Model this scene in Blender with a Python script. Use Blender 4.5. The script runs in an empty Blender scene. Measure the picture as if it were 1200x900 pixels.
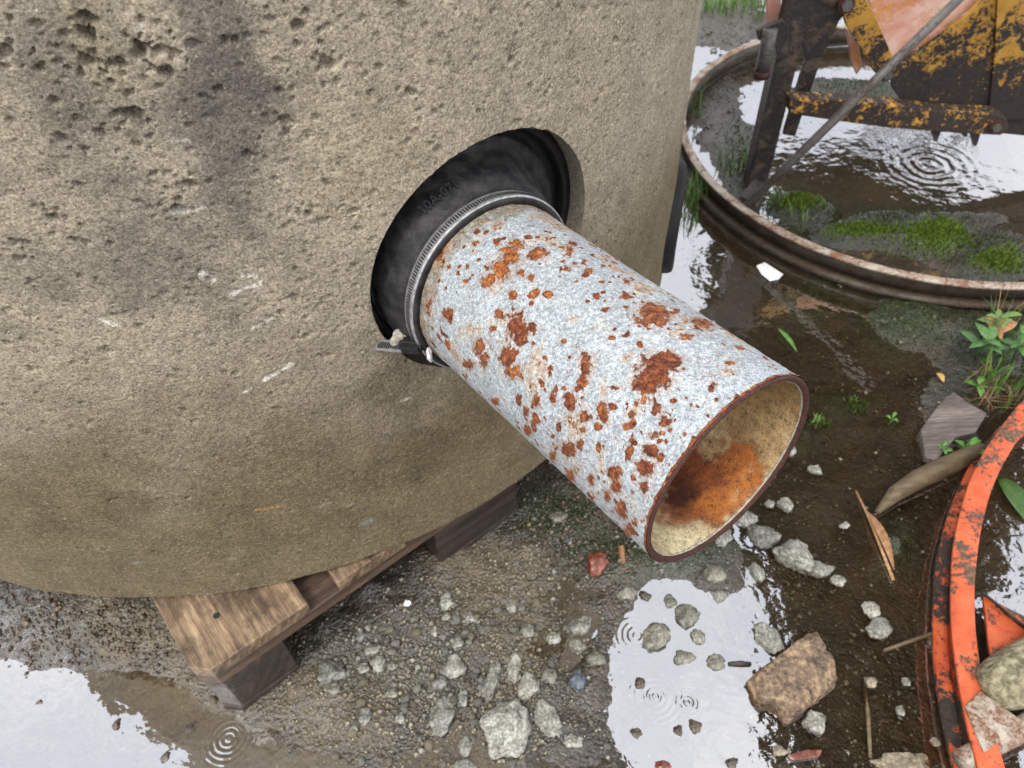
import bpy, math, random
import numpy as np
from mathutils import Vector, Matrix

S = bpy.context.scene
random.seed(7)
RNG = np.random.default_rng(11)

# ------------------------------------------------------------------ camera
CAM = np.array([0.0, 0.0, 1.0081]); PITCH = 0.8449; ROLL = -0.0519; FPX = 897.65   # focal length in pixels of a 1200 px wide frame
_fw = np.array([0, math.cos(PITCH), -math.sin(PITCH)]); _r0 = np.array([1.0, 0, 0]); _u0 = np.cross(_r0, _fw)
_rt = math.cos(ROLL) * _r0 + math.sin(ROLL) * _u0; _up = -math.sin(ROLL) * _r0 + math.cos(ROLL) * _u0
cd = bpy.data.cameras.new('camera'); cam = bpy.data.objects.new('camera', cd); S.collection.objects.link(cam)
cd.sensor_width = 36; cd.lens = 36 * FPX / 1200; cd.clip_start = 0.01; cd.clip_end = 900
M = Matrix.Identity(4)
for i in range(3):
    M[i][0] = _rt[i]; M[i][1] = _up[i]; M[i][2] = -_fw[i]; M[i][3] = CAM[i]
cam.matrix_world = M
cd.dof.use_dof = True; cd.dof.focus_distance = 0.58; cd.dof.aperture_fstop = 13
S.camera = cam

# ------------------------------------------------------------------ sky, sun, exposure
SUN_EL = math.radians(58); SUN_AZ = math.radians(-140)      # azimuth from +Y towards +X: behind the camera, to the left
w = bpy.data.worlds.new('World'); S.world = w; w.use_nodes = True
wn = w.node_tree; wn.nodes.clear()
sk = wn.nodes.new('ShaderNodeTexSky'); sk.sky_type = 'NISHITA'; sk.sun_disc = False
sk.sun_elevation = SUN_EL; sk.sun_rotation = SUN_AZ; sk.air_density = 1.0; sk.dust_density = 6.0; sk.ozone_density = 1.0
hs = wn.nodes.new('ShaderNodeHueSaturation'); hs.inputs['Saturation'].default_value = 0.22
mx = wn.nodes.new('ShaderNodeMix'); mx.data_type = 'RGBA'; mx.inputs[0].default_value = 0.62      # even cloud cover over the clear-sky gradient
mx.inputs[7].default_value = (17.0, 17.4, 18.2, 1)
bg = wn.nodes.new('ShaderNodeBackground'); bg.inputs[1].default_value = 0.13
wo = wn.nodes.new('ShaderNodeOutputWorld')
wn.links.new(sk.outputs[0], hs.inputs['Color']); wn.links.new(hs.outputs[0], mx.inputs[6])
tcw = wn.nodes.new('ShaderNodeTexCoord'); nzw = wn.nodes.new('ShaderNodeTexNoise'); nzw.inputs['Scale'].default_value = 3.2; nzw.inputs['Detail'].default_value = 5; nzw.inputs['Roughness'].default_value = .55
crw = wn.nodes.new('ShaderNodeValToRGB'); crw.color_ramp.elements[0].position = .32; crw.color_ramp.elements[0].color = (.74, .77, .85, 1); crw.color_ramp.elements[1].position = .66; crw.color_ramp.elements[1].color = (1.12, 1.12, 1.12, 1)
mlw = wn.nodes.new('ShaderNodeMix'); mlw.data_type = 'RGBA'; mlw.blend_type = 'MULTIPLY'; mlw.inputs[0].default_value = 1
wn.links.new(tcw.outputs['Generated'], nzw.inputs['Vector']); wn.links.new(nzw.outputs[0], crw.inputs[0]); wn.links.new(mx.outputs[2], mlw.inputs[6]); wn.links.new(crw.outputs[0], mlw.inputs[7])
wn.links.new(mlw.outputs[2], bg.inputs[0]); wn.links.new(bg.outputs[0], wo.inputs[0])
sl = bpy.data.lights.new('sun', 'SUN'); sl.energy = 1.2; sl.angle = math.radians(16); sl.color = (1, 0.96, 0.9)
sun = bpy.data.objects.new('sun', sl); S.collection.objects.link(sun)
_sd = Vector((math.sin(SUN_AZ) * math.cos(SUN_EL), math.cos(SUN_AZ) * math.cos(SUN_EL), math.sin(SUN_EL)))
sun.rotation_euler = _sd.to_track_quat('Z', 'Y').to_euler(); sun.location = _sd * 20
S.view_settings.view_transform = 'Standard'; S.view_settings.look = 'None'; S.view_settings.gamma = 1
S.view_settings.exposure = 0.48
S.render.engine = 'CYCLES'; S.cycles.max_bounces = 8; S.cycles.transparent_max_bounces = 16
S.cycles.caustics_reflective = False; S.cycles.caustics_refractive = False

# ------------------------------------------------------------------ measuring helpers: a sight line of the survey photo met with a real surface
def sight(px, py):
    d = _fw + ((px - 600) / FPX) * _rt - ((py - 450) / FPX) * _up
    return d
def on_ground(px, py, z=0.0):
    d = sight(px, py); return CAM + d * ((z - CAM[2]) / d[2])
def on_wall(px, py, Y):
    d = sight(px, py); return CAM + d * ((Y - CAM[1]) / d[1])
def metre(P):                       # metres per photo pixel at a point
    return float((np.asarray(P) - CAM) @ _fw) / FPX
CX, CY, CR, CZ0 = -0.4279, 1.1519, 0.7099, 0.144        # manhole ring axis, radius, underside
def on_ring(px, py):
    d = sight(px, py); a = d[0]**2 + d[1]**2; b = -2 * (d[0] * CX + d[1] * CY); c = CX * CX + CY * CY - CR * CR
    D = max(0, b * b - 4 * a * c); P = CAM + d * ((-b - D**.5) / (2 * a))
    return math.atan2(P[1] - CY, P[0] - CX) * CR, P[2]

# ------------------------------------------------------------------ numpy noise
def _hash(ix, iy, iz, seed):
    h = (ix * 374761393 + iy * 668265263 + iz * 2147483647 + seed * 1274126177) & 0xFFFFFFFF
    h = ((h ^ (h >> 13)) * 1274126177) & 0xFFFFFFFF
    h = ((h ^ (h >> 16)) * 2246822519) & 0xFFFFFFFF
    return (h ^ (h >> 15)) & 0xFFFFFFFF
def noise(P, seed=0):
    P = np.asarray(P, float); I = np.floor(P).astype(np.int64); F = P - I; U = F * F * F * (F * (F * 6 - 15) + 10)
    out = np.zeros(len(P))
    for dx in (0, 1):
        wx = U[:, 0] if dx else 1 - U[:, 0]
        for dy in (0, 1):
            wy = U[:, 1] if dy else 1 - U[:, 1]
            for dz in (0, 1):
                wz = U[:, 2] if dz else 1 - U[:, 2]
                h = _hash(I[:, 0] + dx, I[:, 1] + dy, I[:, 2] + dz, seed)
                gx = ((h & 1023) / 511.5 - 1); gy = (((h >> 10) & 1023) / 511.5 - 1); gz = (((h >> 20) & 1023) / 511.5 - 1)
                out += wx * wy * wz * (gx * (F[:, 0] - dx) + gy * (F[:, 1] - dy) + gz * (F[:, 2] - dz))
    return out * 1.2
def fbm(P, octv=4, seed=0, gain=.5):
    P = np.asarray(P, float); a = 1.0; s = np.zeros(len(P))
    for k in range(octv):
        s += a * noise(P * (2.03**k) + 17.3 * k, seed + k); a *= gain
    return s
def sstep(a, b, x):
    t = np.clip((x - a) / (b - a), 0, 1); return t * t * (3 - 2 * t)
def lin(r, g, b):
    f = lambda v: (v / 255 / 12.92) if v <= 10 else ((v / 255 + .055) / 1.055)**2.4
    return np.array([f(r), f(g), f(b)])

# ------------------------------------------------------------------ object helpers
COL = S.collection
def tag(o, label=None, cat=None, group=None, kind=None):
    if label: o['label'] = label
    if cat: o['category'] = cat
    if group: o['group'] = group
    if kind: o['kind'] = kind
    return o
def thing(name, label, cat, loc=(0, 0, 0), group=None):
    o = bpy.data.objects.new(name, None); COL.objects.link(o); o.location = [float(v) for v in loc]; o.empty_display_size = .05
    return tag(o, label, cat, group)
def _off(parent):
    v = np.zeros(3); p = parent
    while p: v += np.array(p.location); p = p.parent
    return v
def obj(name, V, F, mat, parent=None, smooth=True, col=None, origin=None, attr='Col'):
    """one mesh object from world-space vertices"""
    V = np.asarray(V, float); me = bpy.data.meshes.new(name)
    o0 = np.asarray(origin, float) if origin is not None else (np.zeros(3))
    if parent is not None: o0 = _off(parent)
    L = (V - o0).astype(np.float32)
    if isinstance(F, np.ndarray) and F.ndim == 2:
        n, k = F.shape
        me.vertices.add(len(L)); me.vertices.foreach_set('co', L.ravel())
        me.loops.add(n * k); me.loops.foreach_set('vertex_index', F.astype(np.int32).ravel())
        me.polygons.add(n); me.polygons.foreach_set('loop_start', np.arange(0, n * k, k, dtype=np.int32))
        me.update(calc_edges=True)
    else:
        me.from_pydata([tuple(v) for v in L], [], [tuple(int(i) for i in f) for f in F]); me.update()
    me.validate()
    if smooth: me.polygons.foreach_set('use_smooth', np.ones(len(me.polygons), bool))
    if col is not None:
        a = me.attributes.new(attr, 'FLOAT_COLOR', 'POINT'); c = np.ones((len(L), 4), np.float32); c[:, :3] = col
        a.data.foreach_set('color', c.ravel())
    if mat is not None: me.materials.append(mat)
    ob = bpy.data.objects.new(name, me); COL.objects.link(ob)
    if parent is not None: ob.parent = parent
    elif origin is not None: ob.location = o0
    return ob
def grid_faces(nu, nv, wrap_u=False):
    i = np.arange(nu if wrap_u else nu - 1); j = np.arange(nv - 1)
    I, J = np.meshgrid(i, j, indexing='ij'); I2 = (I + 1) % nu
    return np.stack([I * nv + J, I2 * nv + J, I2 * nv + J + 1, I * nv + J + 1], -1).reshape(-1, 4)
def prism(poly, d):
    """extrude a polygon of 3-D points by the vector d; returns V, F"""
    poly = np.asarray(poly, float); n = len(poly); V = np.vstack([poly, poly + np.asarray(d)])
    F = [tuple(range(n))[::-1], tuple(range(n, 2 * n))] + [(i, (i + 1) % n, n + (i + 1) % n, n + i) for i in range(n)]
    return V, F
def tube(path, radii, seg=10, cap=True):
    path = np.asarray(path, float); n = len(path); radii = np.broadcast_to(radii, (n,)); V = []
    T = np.gradient(path, axis=0); T /= np.linalg.norm(T, axis=1, keepdims=True)
    a = np.array([0, 0, 1.0]) if abs(T[0][2]) < .9 else np.array([1.0, 0, 0])
    for k in range(n):
        e1 = np.cross(T[k], a); e1 /= np.linalg.norm(e1); e2 = np.cross(T[k], e1); a = np.cross(e1, T[k])
        for s in range(seg):
            t = 2 * math.pi * s / seg; V.append(path[k] + radii[k] * (math.cos(t) * e1 + math.sin(t) * e2))
    F = [(k * seg + s, k * seg + (s + 1) % seg, (k + 1) * seg + (s + 1) % seg, (k + 1) * seg + s) for k in range(n - 1) for s in range(seg)]
    if cap: F += [tuple(range(seg))[::-1], tuple((n - 1) * seg + s for s in range(seg))]
    return np.array(V), F
def join(parts):
    Vs, Fs, o = [], [], 0
    for V, F in parts:
        Vs.append(np.asarray(V)); Fs += [tuple(int(i) + o for i in f) for f in F]; o += len(V)
    return np.vstack(Vs), Fs
def bevel(o, wd=.002, seg=2):
    m = o.modifiers.new('bevel', 'BEVEL'); m.width = wd; m.segments = seg; m.limit_method = 'ANGLE'; m.angle_limit = math.radians(40)
    return o
def box(c, ax, half):
    c = np.asarray(c, float); V = []
    for sz in (-1, 1):
        for sx, sy in ((-1, -1), (1, -1), (1, 1), (-1, 1)):
            V.append(c + ax[0] * sx * half[0] + ax[1] * sy * half[1] + ax[2] * sz * half[2])
    return np.array(V), [(3, 2, 1, 0), (4, 5, 6, 7), (0, 1, 5, 4), (1, 2, 6, 5), (2, 3, 7, 6), (3, 0, 4, 7)]

# ------------------------------------------------------------------ materials
class MB:
    def __init__(s, name):
        s.m = bpy.data.materials.new(name); s.m.use_nodes = True; s.nt = s.m.node_tree; s.nt.nodes.clear()
        s.out = s.nt.nodes.new('ShaderNodeOutputMaterial')
    def n(s, t, **k):
        x = s.nt.nodes.new('ShaderNode' + t)
        for a, v in k.items(): setattr(x, a, v)
        return x
    def l(s, a, b): s.nt.links.new(a, b)
    def put(s, sock, v):
        if v is None: return
        if hasattr(v, 'is_output') or isinstance(v, bpy.types.NodeSocket): s.l(v, sock)
        else:
            if sock.type == 'RGBA' and len(v) == 3: v = (*[float(q) for q in v], 1)
            sock.default_value = v
    def obj(s):
        if not hasattr(s, '_tc'): s._tc = s.n('TexCoord').outputs['Object']
        return s._tc
    def geo(s):
        if not hasattr(s, '_g'): s._g = s.n('NewGeometry').outputs['Position']
        return s._g
    def scale(s, v, sc):
        x = s.n('Mapping'); s.l(v, x.inputs[0]); x.inputs['Scale'].default_value = sc; return x.outputs[0]
    def noise(s, sc, det=3, rough=.55, vec=None, dist=0, out=0):
        x = s.n('TexNoise'); s.l(vec or s.obj(), x.inputs['Vector']); x.inputs['Scale'].default_value = sc
        x.inputs['Detail'].default_value = det; x.inputs['Roughness'].default_value = rough; x.inputs['Distortion'].default_value = dist
        return x.outputs[out]
    def vor(s, sc, vec=None, feature='F1', out=0, rnd=1):
        x = s.n('TexVoronoi', feature=feature); s.l(vec or s.obj(), x.inputs['Vector']); x.inputs['Scale'].default_value = sc
        x.inputs['Randomness'].default_value = rnd; return x.outputs[out]
    def ramp(s, v, pts):
        x = s.n('ValToRGB'); s.l(v, x.inputs[0]); e = x.color_ramp.elements
        while len(e) < len(pts): e.new(.5)
        for i, (p, c) in enumerate(pts):
            e[i].position = p; e[i].color = (c, c, c, 1) if isinstance(c, (int, float)) else (*[float(q) for q in c], 1)
        return x.outputs[0]
    def math(s, op, a, b=None, c=None, clamp=False):
        x = s.n('Math', operation=op, use_clamp=clamp); s.put(x.inputs[0], a); s.put(x.inputs[1], b)
        if c is not None: s.put(x.inputs[2], c)
        return x.outputs[0]
    def mix(s, f, a, b, mode='MIX'):
        x = s.n('Mix', data_type='RGBA', blend_type=mode); s.put(x.inputs[0], f); s.put(x.inputs[6], a); s.put(x.inputs[7], b); return x.outputs[2]
    def attr(s, name='Col'):
        return s.n('Attribute', attribute_name=name).outputs['Color']
    def bump(s, h, dist=.001, st=1.0, nrm=None):
        x = s.n('Bump'); s.l(h, x.inputs['Height']); x.inputs['Distance'].default_value = dist; x.inputs['Strength'].default_value = st
        if nrm: s.l(nrm, x.inputs['Normal'])
        return x.outputs[0]
    def bsdf(s, col, rough=.6, metal=0, spec=.5, nrm=None, **k):
        x = s.n('BsdfPrincipled'); s.put(x.inputs['Base Color'], col); s.put(x.inputs['Roughness'], rough); s.put(x.inputs['Metallic'], metal)
        s.put(x.inputs['Specular IOR Level'], spec)
        if nrm: s.l(nrm, x.inputs['Normal'])
        for a, v in k.items(): s.put(x.inputs[a.replace('_', ' ')], v)
        s.l(x.outputs[0], s.out.inputs[0]); return x

MT = {}
# --- cast concrete: colour comes with the surface (stains, wear), grain and pores on top
b = MB('cast_concrete')
c0 = b.attr(); g1 = b.noise(430, 4, .8); g2 = b.noise(140, 6, .75); vp = b.vor(210); vs = b.vor(95)
k = b.math('ADD', b.math('MULTIPLY', g1, 1.1), b.math('MULTIPLY', g2, .4))
cc = b.mix(1.0, c0, b.ramp(k, [(.50, .26), (.72, .94), (.98, 1.9)]), 'MULTIPLY')
gr = b.ramp(b.noise(300, 2, .5), [(.62, 0.0), (.70, 1.0)])
cc = b.mix(b.math('MULTIPLY', gr, .42), cc, lin(178, 171, 152))
pore = b.ramp(vp, [(.10, 0.0), (.30, 1.0)]); pore2 = b.ramp(b.math('ADD', vs, b.math('MULTIPLY', g2, .25)), [(.20, 0.0), (.30, 1.0)])
hgt = b.math('ADD', b.math('MULTIPLY', g1, .9), b.math('ADD', b.math('MULTIPLY', g2, .75), b.math('ADD', b.math('MULTIPLY', pore, .35), b.math('MULTIPLY', pore2, .55))))
b.bsdf(cc, .8, 0, .35, b.bump(hgt, .0019, 1.0)); MT['concrete'] = b.m
# --- mud / wet slab
b = MB('wet_ground')
c0 = b.attr(); g1 = b.noise(260, 3, .6, b.geo()); g2 = b.noise(70, 4, .6, b.geo()); g3 = b.vor(190, b.geo())
cc = b.mix(1.0, c0, b.ramp(b.math('ADD', b.math('MULTIPLY', g1, .6), b.math('MULTIPLY', g2, .6)), [(.4, .45), (.62, 1.0), (.8, 1.6)]), 'MULTIPLY')
lg = b.ramp(b.noise(150, 2, .5, b.geo()), [(.66, 0.0), (.72, 1.0)])
cc = b.mix(b.math('MULTIPLY', lg, .35), cc, lin(150, 138, 105))
hgt = b.math('ADD', b.math('MULTIPLY', g1, .7), b.math('ADD', b.math('MULTIPLY', g2, 1.2), b.math('MULTIPLY', g3, .5)))
wet = b.ramp(b.noise(45, 4, .65, b.geo()), [(.35, 1.0), (.65, .25)])
b.bsdf(cc, b.ramp(g2, [(.35, .3), (.65, .6)]), 0, .5, b.bump(hgt, .003, .9), Coat_Weight=b.math('MULTIPLY', wet, b.n('Attribute', attribute_name='Wet').outputs['Fac'], None, True), Coat_Roughness=.14, Coat_IOR=1.9, Coat_Normal=b.bump(hgt, .004, 1.0)); MT['ground'] = b.m
# --- galvanised pipe with rust (masks live on the mesh)
b = MB('galvanised_steel')
c0 = b.attr(); rm = b.attr('Rust')
g1 = b.noise(760, 3, .75); g2 = b.noise(300, 4, .72); g4 = b.noise(60, 5, .7)
sp = b.math('ADD', b.math('MULTIPLY', g1, .8), b.math('MULTIPLY', g2, .7))
zn = b.mix(1.0, c0, b.ramp(sp, [(.50, .26), (.71, .82), (.98, 1.9)]), 'MULTIPLY')
zn = b.mix(1.0, zn, b.ramp(g4, [(.3, .80), (.7, 1.14)]), 'MULTIPLY')
rr_ = b.math('ADD', b.math('MULTIPLY', b.noise(190, 5, .75), .75), b.math('MULTIPLY', b.noise(620, 3, .7), .35))
rs = b.ramp(rr_, [(.38, lin(44, 20, 14)), (.50, lin(106, 50, 24)), (.60, lin(166, 92, 42)), (.72, lin(208, 150, 98))])
rs = b.mix(1.0, rs, b.attr('RustTone'), 'MULTIPLY')
fac0 = b.math('ADD', rm, b.math('ADD', b.math('MULTIPLY', b.math('SUBTRACT', b.noise(520, 4, .8), .5), 1.1), b.math('MULTIPLY', b.math('SUBTRACT', b.noise(170, 4, .7), .5), .9)))
fac = b.ramp(fac0, [(.42, 0.0), (.66, 1.0)])
halo = b.ramp(fac0, [(.10, 0.0), (.5, .7)])
zn = b.mix(halo, zn, lin(164, 112, 66))
pk = b.ramp(b.math('ADD', b.math('MULTIPLY', b.noise(420, 4, .75), .8), b.math('MULTIPLY', b.noise(28, 3, .6), .3)), [(.62, 0.0), (.70, .85)])
zn = b.mix(pk, zn, lin(132, 70, 48))
cc = b.mix(fac, zn, rs)
hgt = b.math('ADD', b.math('MULTIPLY', g1, .8), b.math('ADD', g2, b.math('MULTIPLY', fac, b.math('MULTIPLY', rr_, 3.2))))
b.bsdf(cc, b.mix(fac, (.48, .48, .48), (.8, .8, .8)), 0.0, .5, b.bump(hgt, .0014, .85)); MT['galv'] = b.m
b = MB('pipe_lining')
g1 = b.noise(700, 3, .7); g2 = b.noise(160, 4, .65)
cc = b.mix(1.0, b.attr(), b.ramp(b.math('ADD', b.math('MULTIPLY', g1, .6), b.math('MULTIPLY', g2, .6)), [(.45, .30), (.6, .95), (.85, 1.5)]), 'MULTIPLY')
b.bsdf(cc, .7, 0, .4, b.bump(b.math('ADD', g1, g2), .0012, .8)); MT['lining'] = b.m
b = MB('rusty_cut_edge')
g = b.noise(500, 4, .7)
b.bsdf(b.ramp(g, [(.3, lin(36, 20, 16)), (.55, lin(66, 36, 27)), (.8, lin(104, 66, 48))]), .75, 0, .35, b.bump(g, .0008, .8)); MT['rim'] = b.m
# --- rubber
b = MB('black_rubber')
g = b.noise(90, 4, .6); g2 = b.noise(600, 2)
b.bsdf(b.mix(b.ramp(g, [(.45, 0.0), (.75, .55)]), lin(13, 12, 12), lin(50, 45, 40)), b.ramp(g, [(.3, .5), (.7, .75)]), 0, .3, b.bump(b.math('ADD', g, g2), .0006, .6)); MT['rubber'] = b.m
b = MB('dusty_rubber')
g = b.noise(70, 5, .65); g2 = b.noise(600, 2)
b.bsdf(b.mix(b.ramp(g, [(.4, 0.0), (.75, .85)]), lin(17, 16, 17), lin(66, 62, 60)), .6, 0, .35, b.bump(b.math('ADD', g, g2), .0008, .7)); MT['dusty'] = b.m
b = MB('stainless_band')
g = b.noise(250, 3); b.bsdf(b.ramp(g, [(.3, lin(120, 118, 118)), (.7, lin(176, 174, 172))]), .45, .6, .5, b.bump(g, .0004, .5)); MT['steel'] = b.m
b = MB('band_slot'); b.bsdf(lin(20, 20, 21), .7); MT['slot'] = b.m
b = MB('dry_mortar')
g = b.noise(220, 4, .65); b.bsdf(b.ramp(g, [(.3, lin(120, 114, 98)), (.7, lin(186, 180, 162))]), .9, 0, .3, b.bump(g, .002, 1)); MT['mortar'] = b.m
b = MB('white_plaster'); g = b.noise(200, 3); b.bsdf(b.ramp(g, [(.3, lin(200, 198, 190)), (.7, lin(232, 230, 224))]), .7, 0, .4, b.bump(g, .001, .6)); MT['white'] = b.m
# --- timber: grain runs along local X of each piece (attribute-free, object space)
def timber(name, dark, mid, light, freq=420, wob=9, dirt=.5, dsc=14, amp=.09):
    b = MB(name); sep = b.n('SeparateXYZ'); b.l(b.obj(), sep.inputs[0]); v = b.scale(b.obj(), (.12, 1, 1))
    ph = b.math('ADD', b.math('MULTIPLY', b.math('ADD', sep.outputs[1], b.math('MULTIPLY', sep.outputs[2], .8)), freq), b.math('MULTIPLY', b.noise(16, 3, .55, v), wob))
    f = b.math('ADD', b.math('MULTIPLY', b.math('SINE', ph), amp), b.noise(60, 4, .65, v))
    c = b.ramp(f, [(.22, dark), (.5, mid), (.76, light)])
    d = b.ramp(b.noise(dsc, 5, .7), [(.42, 0.0), (.66, 1.0)])
    c = b.mix(b.math('MULTIPLY', d, dirt), c, lin(58, 46, 38))
    fine = b.noise(420, 3, .65, v)
    c = b.mix(1.0, c, b.ramp(fine, [(.3, .62), (.7, 1.2)]), 'MULTIPLY')
    b.bsdf(c, b.ramp(d, [(0, .6), (1, .35)]), 0, .45, b.bump(b.math('ADD', fine, b.math('MULTIPLY', f, 1.2)), .0014, .8)); return b.m
MT['deck'] = timber('deck_board_wood', lin(78, 62, 48), lin(130, 106, 80), lin(170, 144, 110), 520, 30, .85, 22, .075)
MT['stringer'] = timber('stringer_wood', lin(54, 41, 33), lin(88, 67, 52), lin(120, 94, 74), 380, 9, .6)
MT['block'] = timber('block_wood', lin(32, 27, 23), lin(54, 44, 37), lin(78, 64, 52), 260, 14, .5)
MT['drift'] = timber('weathered_wood', lin(56, 48, 45), lin(96, 85, 78), lin(136, 122, 112), 900, 30, .3, 14, .05)
MT['stick'] = timber('stick_wood', lin(62, 50, 34), lin(100, 84, 58), lin(130, 112, 80), 300, 6, .4, 30, .02)
# --- stones
def stone(name, d, m_, l_, rough=.75, sc=180, bd=.002):
    b = MB(name); g = b.noise(sc, 4, .65); g2 = b.noise(sc * .25, 3, .6)
    f = b.math('ADD', b.math('MULTIPLY', g, .6), b.math('MULTIPLY', g2, .45))
    rv = b.math('MULTIPLY_ADD', b.n('ObjectInfo').outputs['Random'], .55, .62); cv = b.n('CombineColor'); [b.l(rv, cv.inputs[q]) for q in (0, 1, 2)]
    b.bsdf(b.mix(1.0, b.ramp(f, [(.36, d), (.52, m_), (.7, l_)]), cv.outputs[0], 'MULTIPLY'), rough, 0, .45, b.bump(f, bd, 1)); return b.m
MT['cement'] = stone('broken_cement', lin(70, 67, 57), lin(128, 125, 113), lin(182, 179, 166), .55, 260, .0022)
MT['cement_wet'] = stone('wet_cement', lin(66, 63, 53), lin(116, 112, 97), lin(158, 154, 138), .35, 260, .0022)
MT['slate'] = stone('blue_slate', lin(50, 54, 62), lin(78, 84, 92), lin(110, 114, 118), .35)
MT['redstone'] = stone('red_brick_stone', lin(62, 30, 22), lin(104, 54, 38), lin(142, 90, 72), .2, 120)
MT['brick'] = stone('old_brick', lin(58, 50, 43), lin(112, 92, 72), lin(166, 138, 106), .7, 170, .005)
MT['dark_stone'] = stone('dark_pebble', lin(50, 42, 34), lin(84, 72, 58), lin(122, 108, 88), .35)
MT['tan_stone'] = stone('tan_pebble', lin(84, 75, 60), lin(124, 113, 92), lin(160, 149, 126), .5)
# --- steelwork
def steelwork(name, paint, paint2, under, under2, lo, hi, sc=14, rough=.5, worn=None):
    b = MB(name); g = b.noise(sc, 6, .68, dist=.6); g2 = b.noise(sc * 9, 4, .65)
    f = b.math('ADD', b.math('MULTIPLY', g, .68), b.math('MULTIPLY', g2, .36)); fac = b.ramp(f, [(lo, 1.0), (hi, 0.0)])
    if worn:
        sep = b.n('SeparateXYZ'); b.l(b.obj(), sep.inputs[0]); mr = b.n('MapRange'); b.l(sep.outputs[2], mr.inputs[0]); mr.inputs[1].default_value = worn[0]; mr.inputs[2].default_value = worn[1]; mr.inputs[3].default_value = -.17; mr.inputs[4].default_value = .06
        fac = b.ramp(b.math('ADD', f, mr.outputs[0]), [(lo, 1.0), (hi, 0.0)])
    u = b.ramp(g2, [(.3, under), (.7, under2)]); p = b.ramp(b.noise(sc * 2.2, 4, .6), [(.3, paint), (.7, paint2)])
    b.bsdf(b.mix(fac, p, u), b.mix(fac, (rough,) * 3, (.78,) * 3), 0, .45, b.bump(b.math('ADD', g2, b.math('MULTIPLY', fac, -.6)), .0014, .8)); return b.m
MT['orange'] = steelwork('chipped_orange_paint', lin(168, 66, 28), lin(196, 96, 54), lin(54, 40, 34), lin(120, 90, 66), .465, .515, 17, .6)
MT['orange_dark'] = steelwork('grimy_orange_paint', lin(170, 64, 28), lin(190, 88, 40), lin(30, 26, 22), lin(64, 50, 38), .50, .56, 15)
MT['yellow'] = steelwork('chipped_yellow_paint', lin(146, 104, 30), lin(170, 128, 52), lin(17, 15, 14), lin(46, 34, 26), .48, .55, 19, .5, (.10, .42))
MT['yellow_worn'] = steelwork('worn_yellow_paint', lin(180, 126, 40), lin(204, 152, 66), lin(20, 17, 15), lin(58, 44, 34), .54, .62, 16)
MT['pink'] = steelwork('faded_red_paint', lin(186, 120, 100), lin(206, 178, 160), lin(190, 140, 70), lin(170, 84, 62), .40, .52, 9)
MT['dark_steel'] = steelwork('grimy_dark_steel', lin(22, 18, 16), lin(40, 32, 27), lin(62, 46, 36), lin(104, 88, 70), .42, .52, 22, .45)
MT['rod'] = steelwork('grey_rod_steel', lin(70, 66, 62), lin(92, 88, 82), lin(56, 44, 36), lin(80, 66, 54), .42, .5, 20, .4)
MT['rust_white'] = steelwork('rust_and_flaking_white', lin(140, 126, 108), lin(172, 160, 144), lin(92, 58, 38), lin(132, 94, 66), .45, .56, 22, .6)
MT['rim_dark'] = steelwork('wet_rusty_steel', lin(52, 44, 34), lin(78, 68, 52), lin(48, 36, 26), lin(72, 54, 38), .45, .55, 14, .5)
MT['crust'] = stone('cement_crust', lin(48, 43, 32), lin(112, 105, 80), lin(156, 149, 120), .85, 120, .005)
# --- foliage
def leafmat(name, a, c, trans=.25, rough=.45):
    b = MB(name); g = b.noise(160, 4, .7)
    cc = b.mix(1.0, b.ramp(g, [(.3, a), (.7, c)]), b.attr(), 'MULTIPLY')
    b.bsdf(cc, rough, 0, .4, None, Transmission_Weight=0.0, Subsurface_Weight=0.0); return b.m
MT['grass'] = leafmat('grass_blade', lin(58, 88, 28), lin(98, 128, 50))
MT['moss'] = leafmat('moss_frond', lin(66, 88, 14), lin(104, 124, 24), rough=.8)
MT['weed'] = leafmat('weed_leaf', lin(56, 88, 38), lin(94, 126, 68))
MT['dry_leaf'] = leafmat('dry_leaf', lin(120, 82, 48), lin(186, 146, 104))
MT['canopy'] = leafmat('tree_leaf', lin(40, 50, 24), lin(56, 68, 34), rough=.6)
b = MB('bark'); g = b.noise(24, 5, .65, b.scale(b.obj(), (1, 1, .25))); b.bsdf(b.ramp(g, [(.35, lin(48, 40, 33)), (.7, lin(98, 84, 70))]), .9, 0, .3, b.bump(g, .02, 1)); MT['bark'] = b.m

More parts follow.
